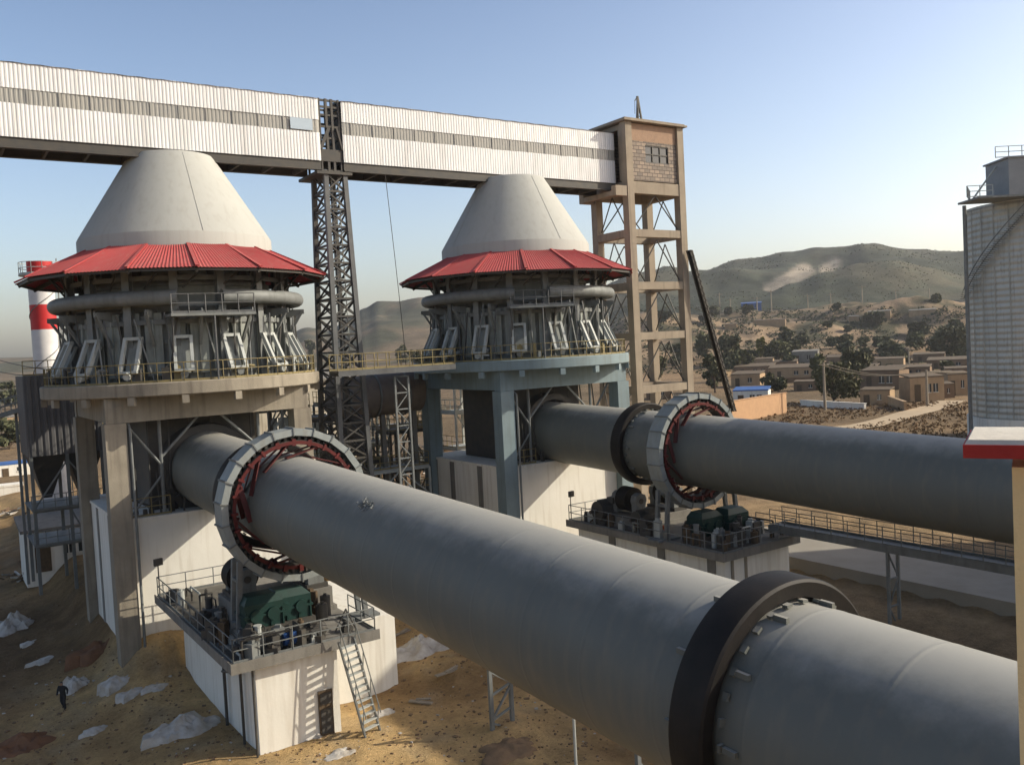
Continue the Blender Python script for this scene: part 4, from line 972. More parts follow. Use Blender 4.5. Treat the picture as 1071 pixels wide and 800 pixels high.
# low industrial buildings behind
def shed(p0, wx, wy, h, rz, wall, roof, label, cat='building', grp=None, door=True, pitch=.12, wins=2, name='plant_shed', doorm=None):
    t = thing(name, p0, label, cat, grp); ob = []
    x, y, z = p0; h0 = z-1
    mb = MB(); mb.box((x,y,(z-1+z+h)/2), (wx,wy,h+1), 0); ob.append(mb.build('wall', wall, t))
    mb = MB(); ov = (.06 if name == 'village_house' else .25); zz = z+h+.003
    vs = [(x-wx/2-ov,y-wy/2-ov,zz),(x+wx/2+ov,y-wy/2-ov,zz),(x+wx/2+ov,y+wy/2+ov,zz+pitch*wy),(x-wx/2-ov,y+wy/2+ov,zz+pitch*wy)]
    vs += [(a,b,c+.22) for a,b,c in vs]
    mb.add(vs, [(3,2,1,0),(4,5,6,7),(0,1,5,4),(1,2,6,5),(2,3,7,6),(3,0,4,7)]); ob.append(mb.build('roof', roof, t))
    if door:
        mb = MB(); mb.box((x-wx*.28, y-wy/2-.03, z+h*.36), (min(1.1,wx*.2), .05, h*.72)); ob.append(mb.build('door', doorm or Wood, t))
    for i in range(wins):
        xx = x-wx*.05+wx*.4*(i+.5)/max(1,wins); mb = MB(); mb.box((xx, y-wy/2-.02, z+h*.55), (min(1.2,wx*.14), .03, h*.36)); f = mb.build('window', Glass, t); ob.append(f)
        mb = MB(); mb.box((xx, y-wy/2-.045, z+h*.55), (.07, .02, h*.36)); mb.box((xx, y-wy/2-.06, z+h*.36), (min(1.3,wx*.16), .08, .08)); mb.build('window_bar', White, f)
    t.rotation_euler = (0,0,rz)
    return t
shed((27.5, 84, -14), 15, 8, 11.5, 0, pm('slat_wall', (.46,.42,.34), (.36,.32,.25), 1., .8, streak=.6, dirt=(.15,.13,.1)), ConcD, 'tall pale slatted shed far behind the footbridge', wins=5)
shed((17.5, 78, -14), 10, 7, 8, 0, White, ConcD, 'white flat roofed shed seen through the nearer preheater columns', wins=4)
pm('blue_roof', (.05,.13,.36), (.04,.10,.27), .6, .5)
shed((43, 84, -14), 12, 6, 3.4, .1, MudD, RoofB, 'low brown shed behind the farther preheater columns', wins=4)
# bag filter house on the left
c = atd(62, 430, 60); bx0, by0 = c.x, c.y
t = thing('bag_filter', (bx0,by0,-14.2), 'dark corrugated filter house on steel legs left of nearer preheater', 'filter house')
mb = MB(); wd = 4.4
for (a, b, nr) in (((-1,-1),(1,-1),(0,-1,0)),((1,-1),(1,1),(1,0,0)),((-1,1),(-1,-1),(-1,0,0))):
    corrug(mb, (bx0+a[0]*wd/2, by0+a[1]*2.4, -5.6), (bx0+b[0]*wd/2, by0+b[1]*2.4, -5.6), (0,0,5.2), nr, .4, .08)
mb.bb(bx0-wd/2, bx0+wd/2, by0-2.38, by0+2.38, -.5, -.38); mb.build('casing', pm('filter_sheet', (.14,.135,.14), (.10,.10,.10), .8, .5, .1, .4), t)
mb = MB()
for k in (-1,1):
    x = bx0+k*1.1; mb.add([(x-1.05,by0-2.3,-5.62),(x+1.05,by0-2.3,-5.62),(x+1.05,by0+2.3,-5.62),(x-1.05,by0+2.3,-5.62),(x-.25,by0-.4,-8.6),(x+.25,by0-.4,-8.6),(x+.25,by0+.4,-8.6),(x-.25,by0+.4,-8.6)], [(0,1,5,4),(1,2,6,5),(2,3,7,6),(3,0,4,7),(4,5,6,7)])
mb.build('hopper', Dark, t)
for sx in (-1,0,1):
    for sy in (-1,1): mb = MB(); mb.beam((bx0+sx*2.1,by0+sy*2.3,-14.6),(bx0+sx*2.1,by0+sy*2.3,-5.6), .2, .2); mb.build('leg', Mid, t)
mb = MB()
for z in (-9.2,-11.5): 
    mb.beam((bx0-2.1,by0-2.3,z),(bx0+2.1,by0-2.3,z), .12,.16); mb.bb(bx0-2.3,bx0+2.4,by0-2.9,by0+2.3,z+.1,z+.16); rail(mb, [(bx0-2.3,by0-2.9,z+.16),(bx0+2.4,by0-2.9,z+.16)], .95, .7)
mb.beam((bx0-2.1,by0-2.3,-9),(bx0,by0-2.3,-6), .1,.1); mb.beam((bx0+2.1,by0-2.3,-9),(bx0,by0-2.3,-6), .1,.1); mb.beam((bx0+2.1,by0-2.3,-14),(bx0,by0-2.3,-9.3), .1,.1)
mb.build('access_platform', Mid, t)
mb = MB(); rail(mb, [(bx0-2.2,by0-2.3,-.38),(bx0+2.2,by0-2.3,-.38),(bx0+2.2,by0+2.3,-.38)], .95, .7, .03); mb.build('roof_rail', Yel, t)
# sloping walkway from the left to the deck
t = thing('sloping_gangway', (2, 58, -4), 'sloping railed gangway rising from left edge to filter house', 'gangway')
A = atd(-60, 452, 62); B = atd(62, 415, 60); A2 = A+Vector((.5,1.3,0)); B2 = B+Vector((.5,1.3,0))
mb = MB(); mb.add([A,B,B2,A2]+[p-Vector((0,0,.2)) for p in (A,B,B2,A2)], [(0,1,2,3),(7,6,5,4),(0,4,5,1),(2,6,7,3)]); mb.build('deck', Mid, t)
mb = MB(); rail(mb, [A,B], 1.0, .9, .035); rail(mb, [A2,B2], 1.0, .9, .035); mb.build('railing', Mid, t)
mb = MB(); 
for f in (.15,.6): p = A.lerp(B2, f); mb.beam(p-Vector((0,0,.2)), (p.x,p.y,-15), .18, .18)
mb.build('support', Mid, t)
# small plinth building at the left
c = atz(78, 588, -14.6); t = shed((c.x-.6, c.y+2, -14.9), 5.2, 4.2, 3.0, 0, White, ConcD, 'small white pump room below the dark filter house', wins=2)
for nm, a, b in (('upper of the two slack cables at left edge', atd(-40,360,90), atd(62,388,62)), ('lower of the two slack cables at left edge', atd(-40,376,90), atd(62,394,62))):
    mb = MB(); pts = []
    for i in range(9): f = i/8; p = a.lerp(b, f); p.z -= .5*sin(pi*f); pts.append(p)
    mb.path(pts, .035, 5); tag(mb.build('overhead_cable', Dark), nm, 'cable', 'slack cables at the left')

# ------------------------------------------------------------------ heaps on the ground
def heap(u, v, w, d, h, mat, label, cat, name, seed, amp=.5):
    p = atz(u, v, -15.8); z = ground_z(p.x, p.y); p = atz(u, v, z); z = ground_z(p.x, p.y); rr = random.Random(seed)
    n, m_ = 46, 14; mb = MB(); vs = [Vector((p.x,p.y,z+h*.56))]; fs = []
    ox = rr.uniform(0,50)
    for k in range(1, m_+1):
        for i in range(n):
            a = 2*pi*i/n; f = k/m_; r = f*(1+.55*noise.noise(Vector((cos(a)*1.5+ox, sin(a)*1.5, 0)))+.2*noise.noise(Vector((cos(a)*5+ox, sin(a)*5, 0))))
            x, y = p.x+cos(a)*w/2*r, p.y+sin(a)*d/2*r
            q_ = noise.fractal(Vector((x*1.3+ox,y*1.3,0)),1,2,4); rg = abs(noise.noise(Vector((x*2.2+ox,y*2.2,1.)))); h_ = h*.72; hh = h_*(1-f**1.7)*(.75+amp*1.1*q_) + h_*amp*(.40*(.35-rg)+.16*noise.noise(Vector((x*6+ox,y*6,0))))*(1-f**4)
            vs.append(Vector((x, y, (ground_z(x,y)-.06 if k == m_ else z)+max(0,hh))))
    for i in range(n): fs.append((0, 1+i, 1+(i+1)%n))
    for k in range(m_-1):
        for i in range(n): a = 1+k*n; fs.append((a+i, a+n+i, a+n+(i+1)%n, a+(i+1)%n))
    mb.add(vs, fs); return tag(mb.build(name, mat, smooth=(45 if mat is Sheet else 60)), label, cat)
heap(15, 655, 2.8, 3.6, 1.1, Sheet, 'large crumpled white plastic heap at left edge in shade', 'plastic heap', 'plastic_heap', 1, .7)
heap(80, 718, 1.7, 1.4, .85, Sheet, 'white plastic heap beside the standing person', 'plastic heap', 'plastic_heap', 2, .7)
heap(124, 706, 2.0, 1.3, .55, Sheet, 'sunlit low white plastic heap right of the person', 'plastic heap', 'plastic_heap', 3, .7)
heap(138, 720, 1.6, 1.0, .4, Sheet, 'flatter grey plastic heap in front of the sunlit heap', 'plastic heap', 'plastic_heap', 4, .7)
heap(193, 762, 3.0, 2.0, .8, Sheet, 'grey white plastic heap close to left wall of nearest pier', 'plastic heap', 'plastic_heap', 5, .7)
heap(440, 680, 4.2, 3.0, .95, Sheet, 'wide sunlit plastic covered mound right of nearest pier', 'covered mound', 'plastic_heap', 6, .6)
heap(358, 788, 1.3, .8, .18, Sheet, 'flat scrap of pale sheet at foot of steel stair', 'plastic scrap', 'plastic_heap', 7, .8)
heap(180, 655, 1.8, 1.0, .3, Sheet, 'small pale rubble heap against white preheater wall', 'rubble heap', 'plastic_heap', 8, .9)
heap(104, 672, 2.8, 1.8, .75, pm('red_earth', (.23,.115,.06), (.14,.075,.045), 2., .98, bump=.9, bscale=5), 'reddish earth pile at the foot of bare concrete column', 'earth pile', 'earth_pile', 9, .6)
heap(530, 775, 2.4, 1.6, .45, Dirt, 'brown dirt pile around the lattice frame foot', 'earth pile', 'earth_pile', 10, .6)
heap(20, 780, 3.0, 2.2, .7, MATS['red_earth'], 'reddish earth pile in lower left corner', 'earth pile', 'earth_pile', 11, .6)
for i, (u, v, w_, lb) in enumerate(((48,690,1.6,'thin torn sheet between left heap and the person'),(160,690,1.3,'small white sheet on the sunlit strip by preheater'),(30,672,1.2,'small white sheet right under the large left heap'),(255,668,1.4,'torn white sheet against the base of preheater wall'),(485,660,1.4,'white sheet at right end of the covered mound'),(400,745,1.1,'white scrap right of the steel stair'),(225,700,1.0,'white scrap by left wall of nearest pier'),(100,765,1.2,'white scrap in shade in front of the person'),(330,770,.9,'crumpled scrap beside the pier door'))):
    heap(u, v, w_, w_*.7, .22, Sheet, lb, 'plastic scrap', 'plastic_scrap', 40+i, .9)
# scattered litter and stones: uncountable
mb = MB(); mb2 = MB(); rr = random.Random(11)
for i in range(4200):
    u, v = rr.uniform(-20, 640), rr.uniform(590, 800)
    p = atz(u, v, -15.6); z = ground_z(p.x, p.y); s = abs(rr.gauss(0,.035))+.015
    (mb2 if rr.random() < .07 else mb).box((p.x,p.y,z+s*.2), (s*rr.uniform(.6,2.2), s*rr.uniform(.6,1.8), s*rr.uniform(.4,.9)), rr.random()*3)
tag(mb.build('ground_rubble', Dirt), 'loose stones and clods strewn over the dirt yard', 'rubble', kind='stuff')
tag(mb2.build('ground_litter', Sheet), 'pale scraps of litter strewn over the dirt yard', 'litter', kind='stuff')
for i, (u, v, lb) in enumerate(((40,560,'brown scrap pile beside the small pump room'),(25,600,'low dark scrap pile in the shaded yard at left'),(62,530,'rusty scrap pile at foot of the filter house legs'),(12,545,'scrap pile at left edge of the shaded yard'))):
    p = atz(u, v, -15.6); z = ground_z(p.x,p.y); t = thing('scrap_pile', (p.x,p.y,z), lb, 'scrap pile'); rq = random.Random(60+i)
    for k in range(16):
        q = Vector((p.x+rq.gauss(0,.7), p.y+rq.gauss(0,.7), z+rq.uniform(.05,.5))); d = Vector((rq.gauss(0,1),rq.gauss(0,1),rq.gauss(0,.35))).normalized(); mb = MB(); mb.beam(q-d*rq.uniform(.3,1.), q+d*rq.uniform(.3,1.), rq.uniform(.06,.3), rq.uniform(.04,.2)); mb.build('scrap_piece', (Wood,Dark,Mid,Sheet,MudD)[rq.randrange(5)], t)
# stray planks
for i, (u, v, a, L_, lb) in enumerate(((420,662,.3,1.2,'grey plank lying near the plastic covered mound'),(470,712,.1,1.5,'pale plank lying on shaded sand below nearest kiln'),(440,735,2.2,1.1,'short plank on shaded sand left of lattice frame'),(240,655,.5,1.8,'plank lying by white preheater wall'))):
    p = atz(u, v, -15.5); z = ground_z(p.x,p.y); mb = MB(); mb.box((p.x,p.y,z+.06),(L_,.22,.06),a); mb.box((p.x+.2,p.y+.1,z+.12),(L_*.6,.16,.05),a+.3); tag(mb.build('plank', Pole), lb, 'plank')

# ------------------------------------------------------------------ person
def person():
    p = atz(67, 741, -16.35); z = ground_z(p.x,p.y); p = atz(67, 741, z)
    o = thing('person', (p.x,p.y,z), 'person in dark clothes walking across the dirt yard', 'person')
    k = 1.38   # height in units
    J = {'pel':(0,0,.52),'che':(.03,0,.72),'nec':(.055,0,.83),'hea':(.075,0,.90),'top':(.085,0,.985),
         'sl':(.04,.11,.80),'el':(-.02,.155,.65),'hl':(.06,.16,.52),'sr':(.04,-.11,.80),'er':(.06,-.15,.64),'hr':(.15,-.14,.54),
         'pl':(0,.055,.50),'kl':(.09,.06,.28),'al':(.04,.06,.045),'tl':(.12,.06,.02),'pr':(0,-.055,.50),'kr':(.02,-.06,.28),'ar':(-.11,-.06,.07),'tr':(-.05,-.06,.02)}
    Rr_ = {'pel':.085,'che':.10,'nec':.04,'hea':.06,'top':.045,'sl':.05,'el':.038,'hl':.026,'sr':.05,'er':.038,'hr':.026,'pl':.075,'kl':.05,'al':.035,'tl':.025,'pr':.075,'kr':.05,'ar':.035,'tr':.025}
    E = [('pel','che'),('che','nec'),('nec','hea'),('hea','top'),('che','sl'),('sl','el'),('el','hl'),('che','sr'),('sr','er'),('er','hr'),('pel','pl'),('pl','kl'),('kl','al'),('al','tl'),('pel','pr'),('pr','kr'),('kr','ar'),('ar','tr')]
    nm = list(J); me = bpy.data.meshes.new('body'); me.from_pydata([Vector(J[n])*k*S for n in nm], [(nm.index(a),nm.index(b)) for a,b in E], [])
    ob = bpy.data.objects.new('body', me); C.objects.link(ob)
    md = ob.modifiers.new('skin','SKIN'); md.use_smooth_shade = True
    for i, n in enumerate(nm): sv = me.skin_vertices[0].data[i]; sv.radius = (Rr_[n]*k*S, Rr_[n]*k*S); sv.use_root = (n == 'pel')
    sub = ob.modifiers.new('sub','SUBSURF'); sub.levels = 2; sub.render_levels = 2
    dg = bpy.context.evaluated_depsgraph_get(); m2 = bpy.data.meshes.new_from_object(ob.evaluated_get(dg)); bpy.data.objects.remove(ob)
    m2.materials.clear(); m2.materials.append(pm('dark_cloth', (.02,.021,.026), (.035,.034,.036), 3., .9)); m2.materials.append(pm('skin', (.30,.18,.12), None, 3., .6))
    for f in m2.polygons:
        c = f.center/(k*S); f.use_smooth = True
        if (c.z > .86 and c.x > .08) or (abs(c.y) > .11 and c.z < .55 and c.z > .45): f.material_index = 1
    b = bpy.data.objects.new('body', m2); C.objects.link(b); b.parent = o
    mb = MB(); mb.lathe([(.001,.075),(.045,.065),(.068,.03),(.07,-.01),(.05,-.04)], 14, Vector((p.x+.07*k,p.y,z+.935*k)), (-.2,0,1)); mb.build('hair', Dark, o, smooth=60)
    o.rotation_euler = (0,0,R_(-120))
person()

# ------------------------------------------------------------------ trees, scrub
def leafcloud(mb, c, r, n, size, rr, squash=.8):
    for i in range(n):
        while True:
            d = Vector((rr.uniform(-1,1),rr.uniform(-1,1),rr.uniform(-1,1)))
            if d.length < 1: break
        d = d*(.55+.45*rr.random())
        p = Vector(c)+Vector((d.x*r,d.y*r,d.z*r*squash)); s = size*rr.uniform(.6,1.3)
        a = Vector((rr.gauss(0,1),rr.gauss(0,1),rr.gauss(0,1))).normalized(); b = a.orthogonal().normalized(); e = a.cross(b)
        mb.face([p-b*s-e*s*.5, p+b*s*.2-e*s*.7, p+b*s+e*s*.4, p-b*s*.3+e*s*.7])
def tree(p, h, w, mat, label, grp, seed, name='broadleaf_tree', trunk=.3, dens=1., leaf=None):
    rr = random.Random(seed); t = thing(name, tuple(p), label, 'tree', grp); p = Vector(p)
    mb = MB(); th = h*trunk; top = p+Vector((jit(.1)*w,jit(.1)*w,h*.75)); r0 = h*.028
    mb.tube(p-Vector((0,0,.5)), p+Vector((0,0,th)), r0, 7, r0*.75); mb.tube(p+Vector((0,0,th)), top, r0*.75, 6, r0*.2)
    cl = []
    for i in range(int(9*dens)+3):
        a = rr.uniform(0,2*pi); f = rr.random(); q = p+Vector((cos(a)*w*.36*(1-.3*f)*rr.uniform(.3,1.1), sin(a)*w*.36*(1-.3*f)*rr.uniform(.3,1.1), th+(h-th)*(.12+.72*f))); cl.append(q)
        mb.tube(p+Vector((0,0,th*(.7+.5*f))), q, r0*.35, 5, r0*.1)
    mb.build('trunk', Bark, t)
    mb = MB(); sz = leaf or h*.035
    for q in cl: leafcloud(mb, q, w*rr.uniform(.17,.27), int(85*dens), sz, rr)
    mb.build('crown', mat, t)
    return t
def pxs(p): return math.hypot(p.x, p.y)*cos(math.atan2(p.x,p.y)-AZ)/F   # units per pixel there
TR = [  # u, v base, height px, width px, mat, label
 (872,421,44,62,LeafD,'broad dark round tree behind the utility pole'),
 (858,402,38,24,LeafM,'slim green tree rising left behind the broad dark tree'),
 (896,398,34,44,LeafD,'dark tree rising right behind the broad dark tree'),
 (748,411,44,30,LeafD,'dark tree just right of the concrete tower'),
 (775,392,30,20,LeafM,'green tree between concrete tower and yellow poplar'),
 (796,377,26,9,LeafY,'single yellow poplar before the eroded bank'),
 (762,383,34,40,LeafD,'wide dark tree left of the yellow poplar'),
 (812,377,20,34,LeafM,'low green tree right of the yellow poplar'),
 (822,368,22,30,LeafD,'dark tree above right of the yellow poplar'),
 (738,376,30,24,LeafM,'mid green tree half hidden by the inclined conveyor'),
 (810,409,22,26,LeafD,'dark bush like tree in front of the long tan house'),
 (990,371,28,50,LeafD,'wide dark tree on the bank left of the silo'),
 (958,366,20,22,LeafM,'small green tree on the bank beside the utility pole'),
 (1000,352,18,18,LeafM,'small green tree high on the bank next to silo'),
 (690,400,30,22,LeafM,'green tree seen between legs of the concrete tower'),
 (708,382,26,20,LeafD,'dark tree seen behind right leg of the concrete tower'),
 (650,392,24,20,LeafM,'green tree seen left of the concrete tower legs'),
 (980,318,10,12,LeafM,'small tree on the railway skyline near the silo'),
 (942,381,16,18,LeafD,'dark tree behind roof of the tall tan house'),
 (12,428,30,26,Bush,'brownish tree at left edge beyond the gangway'),
 (10,470,34,40,Bush,'brown leaved tree at left edge below the gangway'),
 (325,372,18,12,LeafM,'small tree left of the steel trestle'),
 (435,388,22,18,LeafD,'tree showing between footbridge and farther preheater'),
 (420,380,20,16,LeafD,'dark tree right of the hanging cable'),
]
for i, (u, v, hp, wp, m, lb) in enumerate(TR):
    p = spot(u, v, 90); k = pxs(p); tree(p, hp*k, wp*k, m, lb, 'valley trees', 100+i, trunk=.07, dens=1.35 if wp > 35 else 1., leaf=k*2.0, name='poplar_tree' if m is LeafY else 'valley_tree')
# distant trees on the terraces
rr = random.Random(5); cnt = 0
proto = []
for m in (LeafD, LeafM, Bush):
    proto.append(m)
base_trees = []
for i in range(64):
    u = rr.uniform(690, 1010); v = rr.uniform(322, 388) if rr.random() < .5 else rr.uniform(360,392)
    p = spot(u, v, 150); k = pxs(p); hp = rr.uniform(6, 14)
    if len(base_trees) < 4: base_trees.append((tree(p, 9*k, 10*k, (LeafD,LeafM,Bush,LeafD)[len(base_trees)], 'small distant tree on the far terraces of the valley side', 'distant terrace trees', 300+i, leaf=k*1.5, name='distant_tree', dens=.8, trunk=.08), 9*k))
    else:
        b, h = base_trees[i % 4]; c = copy_tree(b); c.location = W(p); s = hp*k/h; c.scale = (s*rr.uniform(.9,1.5), s*rr.uniform(.9,1.5), s); c.rotation_euler = (0,0,rr.uniform(0,6))
# scrub as stuff
mb = MB(); mbb = MB()
for i in range(1500):
    u, v = rr.uniform(795, 1012), rr.uniform(421, 462)
    p = spot(u, v, 60); k = pxs(p); s = rr.uniform(.8, 2.6)*k
    if abs((v-448)-(u-860)*(-.16)) < 4 and u < 985: continue
    leafcloud(mb, p+Vector((0,0,s*.5)), s*1.4, 9, k*.9, rr, .6)
for i in range(3800):
    u, v = rr.uniform(640, 1015), rr.uniform(322, 392)
    p = spot(u, v, 150); k = pxs(p); s = rr.uniform(.6, 2.6)*k
    if noise.noise(Vector((u*.03, v*.08, 0))) < -.15: continue
    leafcloud(mbb, p+Vector((0,0,s*.5)), s*1.3, 7, k*.9, rr, .7)
tag(mb.build('dry_scrub', Scrub), 'rusty dry scrub over waste ground before the village', 'scrub', kind='stuff')
tag(mbb.build('bank_scrub', Bush), 'dull green scrub dotted over the eroded bank', 'scrub', kind='stuff')
mb = MB()
for i in range(5500):
    u = rr.uniform(610, 1015); d = rr.uniform(640, 1120); az = math.atan((u-535.5)/F)+AZ; dd = d/cos(az-AZ); x, y = sin(az)*dd, cos(az)*dd
    if noise.noise(Vector((x*.012, y*.012, 5))) < -.02: continue
    z = far_z(x, y); k = d/F; leafcloud(mb, (x,y,z+k*.2), k*1.3, 3, k*.6, rr, .5)
tag(mb.build('hill_scrub', pm('hill_scrub', (.075,.08,.05), (.10,.10,.065), .05, .9, bump=0, spec=.1)), 'dark scrub covering the distant hill slopes', 'scrub', kind='stuff')

# ------------------------------------------------------------------ village
BlueRoof = MATS['blue_roof']
HS = [ # u, v base(front centre), width px, height px, depth px-ish, rot, wall, roof, label
 (787,424,36,15,22,-.15,White,BlueRoof,'white site cabin with bright blue roof behind right gear guard'),
 (783,405,30,13,30,-.2,Mud,RoofB,'tan house directly behind the blue roofed cabin'),
 (832,396,52,11,30,-.12,Mud,RoofB,'long low tan house left of the broad dark tree'),
 (790,393,40,9,26,-.15,MudD,RoofB,'brown house with pale ridge behind the tan house'),
 (843,381,26,13,20,-.1,ConcD,ConcD,'grey two storey block above the long low tan house'),
 (918,424,30,15,20,-.25,Mud,RoofB,'small tan house with dark open doorway right of broad tree'),
 (926,408,40,20,30,-.35,MudD,RoofB,'large brown house with dark roof behind the small tan house'),
 (964,420,36,25,26,.45,Mud,RoofB,'tall tan walled house by the dirt lane'),
 (986,417,18,14,16,.4,MudD,RoofB,'brown gabled lean to at the end of dirt lane'),
 (1000,414,22,22,22,.3,Mud,RoofB,'tan house next to the silo foot'),
 (950,394,44,9,26,-.1,MudD,RoofB,'dark roofed house row behind the tall tan house'),
 (992,386,40,9,26,-.05,MudD,RoofB,'dark roofed house row beside silo, second from lane'),
 (930,384,30,8,20,-.1,Mud,RoofB,'low tan farm building below the eroded bank'),
 (920,335,22,7,12,-.05,Mud,ConcD,'pale house on top of the eroded bank'),
 (893,338,10,6,8,.1,Mud,ConcD,'tiny pale hut left of the house on the bank'),
 (965,330,26,5,10,-.05,Mud,ConcD,'low pale house row on the bank near silo'),
 (805,341,32,6,14,-.05,Mud,RoofB,'low tan house on left end of the bank'),
 (765,346,12,6,10,-.05,Mud,RoofB,'small tan hut right of the inclined conveyor'),
 (747,400,10,9,12,-.1,Mud,RoofB,'small tan shed against right tower leg'),
 (690,418,26,12,18,-.1,MudD,RoofB,'brown house seen between the tower legs'),
 (15,498,30,12,14,.1,White,BlueRoof,'blue roofed white shed at left edge'),
 (20,448,26,12,14,.1,Mud,ConcD,'pale house at left edge beyond the gangway'),
 (12,516,22,7,12,.0,White,White,'low white tent like shed at left edge'),
 (500,425,20,12,12,0,MudD,RoofB,'brown shed seen below farther preheater slab'),
 (858,392,24,8,18,-.12,Mud,RoofB,'low tan house showing above crown of broad tree'),
 (880,382,28,8,18,-.1,MudD,RoofB,'brown roofed house behind the right dark tree'),
 (905,393,26,9,18,-.2,Mud,RoofB,'tan house between the right dark tree and large brown house'),
 (972,379,30,8,16,-.05,MudD,RoofB,'dark roofed house below the bank, left of silo'),
 (1000,396,22,10,16,.1,MudD,RoofB,'brown house row touching the silo edge'),
 (945,407,20,10,16,.3,MudD,RoofB,'brown annex left behind the tall tan house'),
 (985,402,22,11,16,.2,Mud,RoofB,'tan house behind the brown gabled lean to'),
 (822,386,24,7,16,-.1,MudD,RoofB,'brown low house behind the long tan house'),
 (800,383,18,7,14,-.1,Mud,RoofB,'small tan house under the yellow poplar'),
 (900,374,22,6,14,-.1,Mud,RoofB,'tan farm shed at foot of eroded bank'),
 (940,372,20,6,14,-.05,MudD,RoofB,'brown farm shed at foot of eroded bank'),
 (770,378,18,7,14,-.1,Mud,RoofB,'tan house among trees right of inclined conveyor'),
 (845,409,26,9,16,-.15,MudD,RoofB,'brown yard building left beside broad dark tree'),
]
for (u, v, wp, hp, dp, rz, wl, rf, lb) in HS:
    p = spot(u, v, 75); k = pxs(p)
    vd = Vector((p.x,p.y,0)).normalized(); p = p+vd*(dp*k*.6); p.z = ground_z(p.x-vd.x*dp*k*.6, p.y-vd.y*dp*k*.6)
    ang = -AZ+rz-math.atan((u-535.5)/F)
    shed(tuple(p), wp*k, dp*k, hp*k, ang, wl, rf, lb, 'house', 'village houses', wins=(2 if wp > 34 else (1 if hp > 8 else 0)), door=hp > 7, name='village_house', pitch=.07+.02*((int(u)+int(v)) % 3))
def wall_seg(pts, h, th, mat, label):
    mb = MB()
    for (a, b) in zip(pts, pts[1:]):
        a, b = Vector(a), Vector(b); d = (b-a); L_ = d.length; mb.box(((a.x+b.x)/2,(a.y+b.y)/2,(a.z+b.z)/2+h/2-.5), (L_,th,h+1), math.atan2(d.y,d.x))
        mb.box(((a.x+b.x)/2,(a.y+b.y)/2,(a.z+b.z)/2+h+.06), (L_+.2,th+.2,.1), math.atan2(d.y,d.x))
    tag(mb.build('brick_boundary_wall', mat), label, 'wall', kind='thing')
a, b = spot(765,441,60), spot(822,432,60); k = pxs(a); wall_seg([a,b], 22*k, .4, pm('orange_wall', (.47,.29,.16), (.38,.23,.13), 1., .9, bump=.3), 'long orange brick wall in front of blue roofed cabin')
a, b = spot(838,424,60), spot(905,428,60); wall_seg([a,b], 6*k, .4, White, 'low broken white wall beneath the broad dark tree')
for (ua,va,ub,vb,hh,mt,lb) in ((930,424,947,430,9,Mud,'low tan yard wall right of the small tan house'),(862,404,900,407,6,MudD,'brown yard wall behind the broad dark tree'),(775,411,812,408,6,Mud,'tan yard wall behind the blue roofed cabin'),(905,399,945,397,5,MudD,'brown yard wall before the village roofs'),(960,398,1004,392,6,Mud,'tan yard wall behind the tall tan house'),(815,401,855,399,5,MudD,'brown yard wall before the long tan house'),(740,396,770,393,5,Mud,'tan yard wall right of the concrete tower')):
    a, b = spot(ua,va,60), spot(ub,vb,60); wall_seg([a,b], hh*pxs(a), .4, mt, lb)
# dirt lane
mb = MB(); pts = [(800,455),(840,451),(880,449),(905,446),(935,438),(962,431),(985,424),(1000,419)]; vs = []
P_ = [spot(u,v,60) for u,v in pts]; fine = []
for a, b in zip(P_, P_[1:]):
    for i in range(10): fine.append(a.lerp(b, i/10))
for i, p in enumerate(fine[:-1]):
    d = (fine[i+1]-p); d.z = 0; d.normalize(); s = Vector((-d.y,d.x,0)); w = 2.3
    for q in (p-s*w, p+s*w): vs.append(Vector((q.x,q.y,ground_z(q.x,q.y)+.12)))
n = len(vs)//2; mb.add(vs, [(2*i,2*i+2,2*i+3,2*i+1) for i in range(n-1)]); struct(mb.build('dirt_lane', pm('lane_dust', (.46,.36,.24), (.36,.27,.17), .4, .95, bump=.3, bscale=3)))
# utility poles and wires
PO = [(863,429,50,'weathered utility pole beside the broad dark tree'),(970,425,38,'thin utility pole in front of the tall tan house'),(951,388,24,'utility pole behind the village roofs'),(889,395,18,'short utility pole right of the broad dark tree')]
tops = []
for u, v, hp, lb in PO:
    p = spot(u, v, 60); k = pxs(p); h = hp*k; t = thing('utility_pole', tuple(p), lb, 'utility pole', 'village utility poles')
    mb = MB(); mb.tube(p-Vector((0,0,.5)), p+Vector((0,0,h)), .26, 8, .18); mb.build('pole', Pole, t)
    mb = MB(); mb.beam(p+Vector((-1.0,.4,h-.4)), p+Vector((1.0,-.4,h-.4)), .12, .12); mb.build('crossarm', Pole, t); tops.append(p+Vector((0,0,h-.3)))
mb = MB()
for a, b in ((tops[0],tops[1]),(tops[1],tops[1]+Vector((30,-8,1)))):
    for s in (-.8,.8):
        mb.path([a.lerp(b,i/10)+Vector((s,-.3*s,-1.2*sin(pi*i/10))) for i in range(11)], .05, 4)
tag(mb.build('power_line', Pole), 'overhead wires strung between the village utility poles', 'wires')
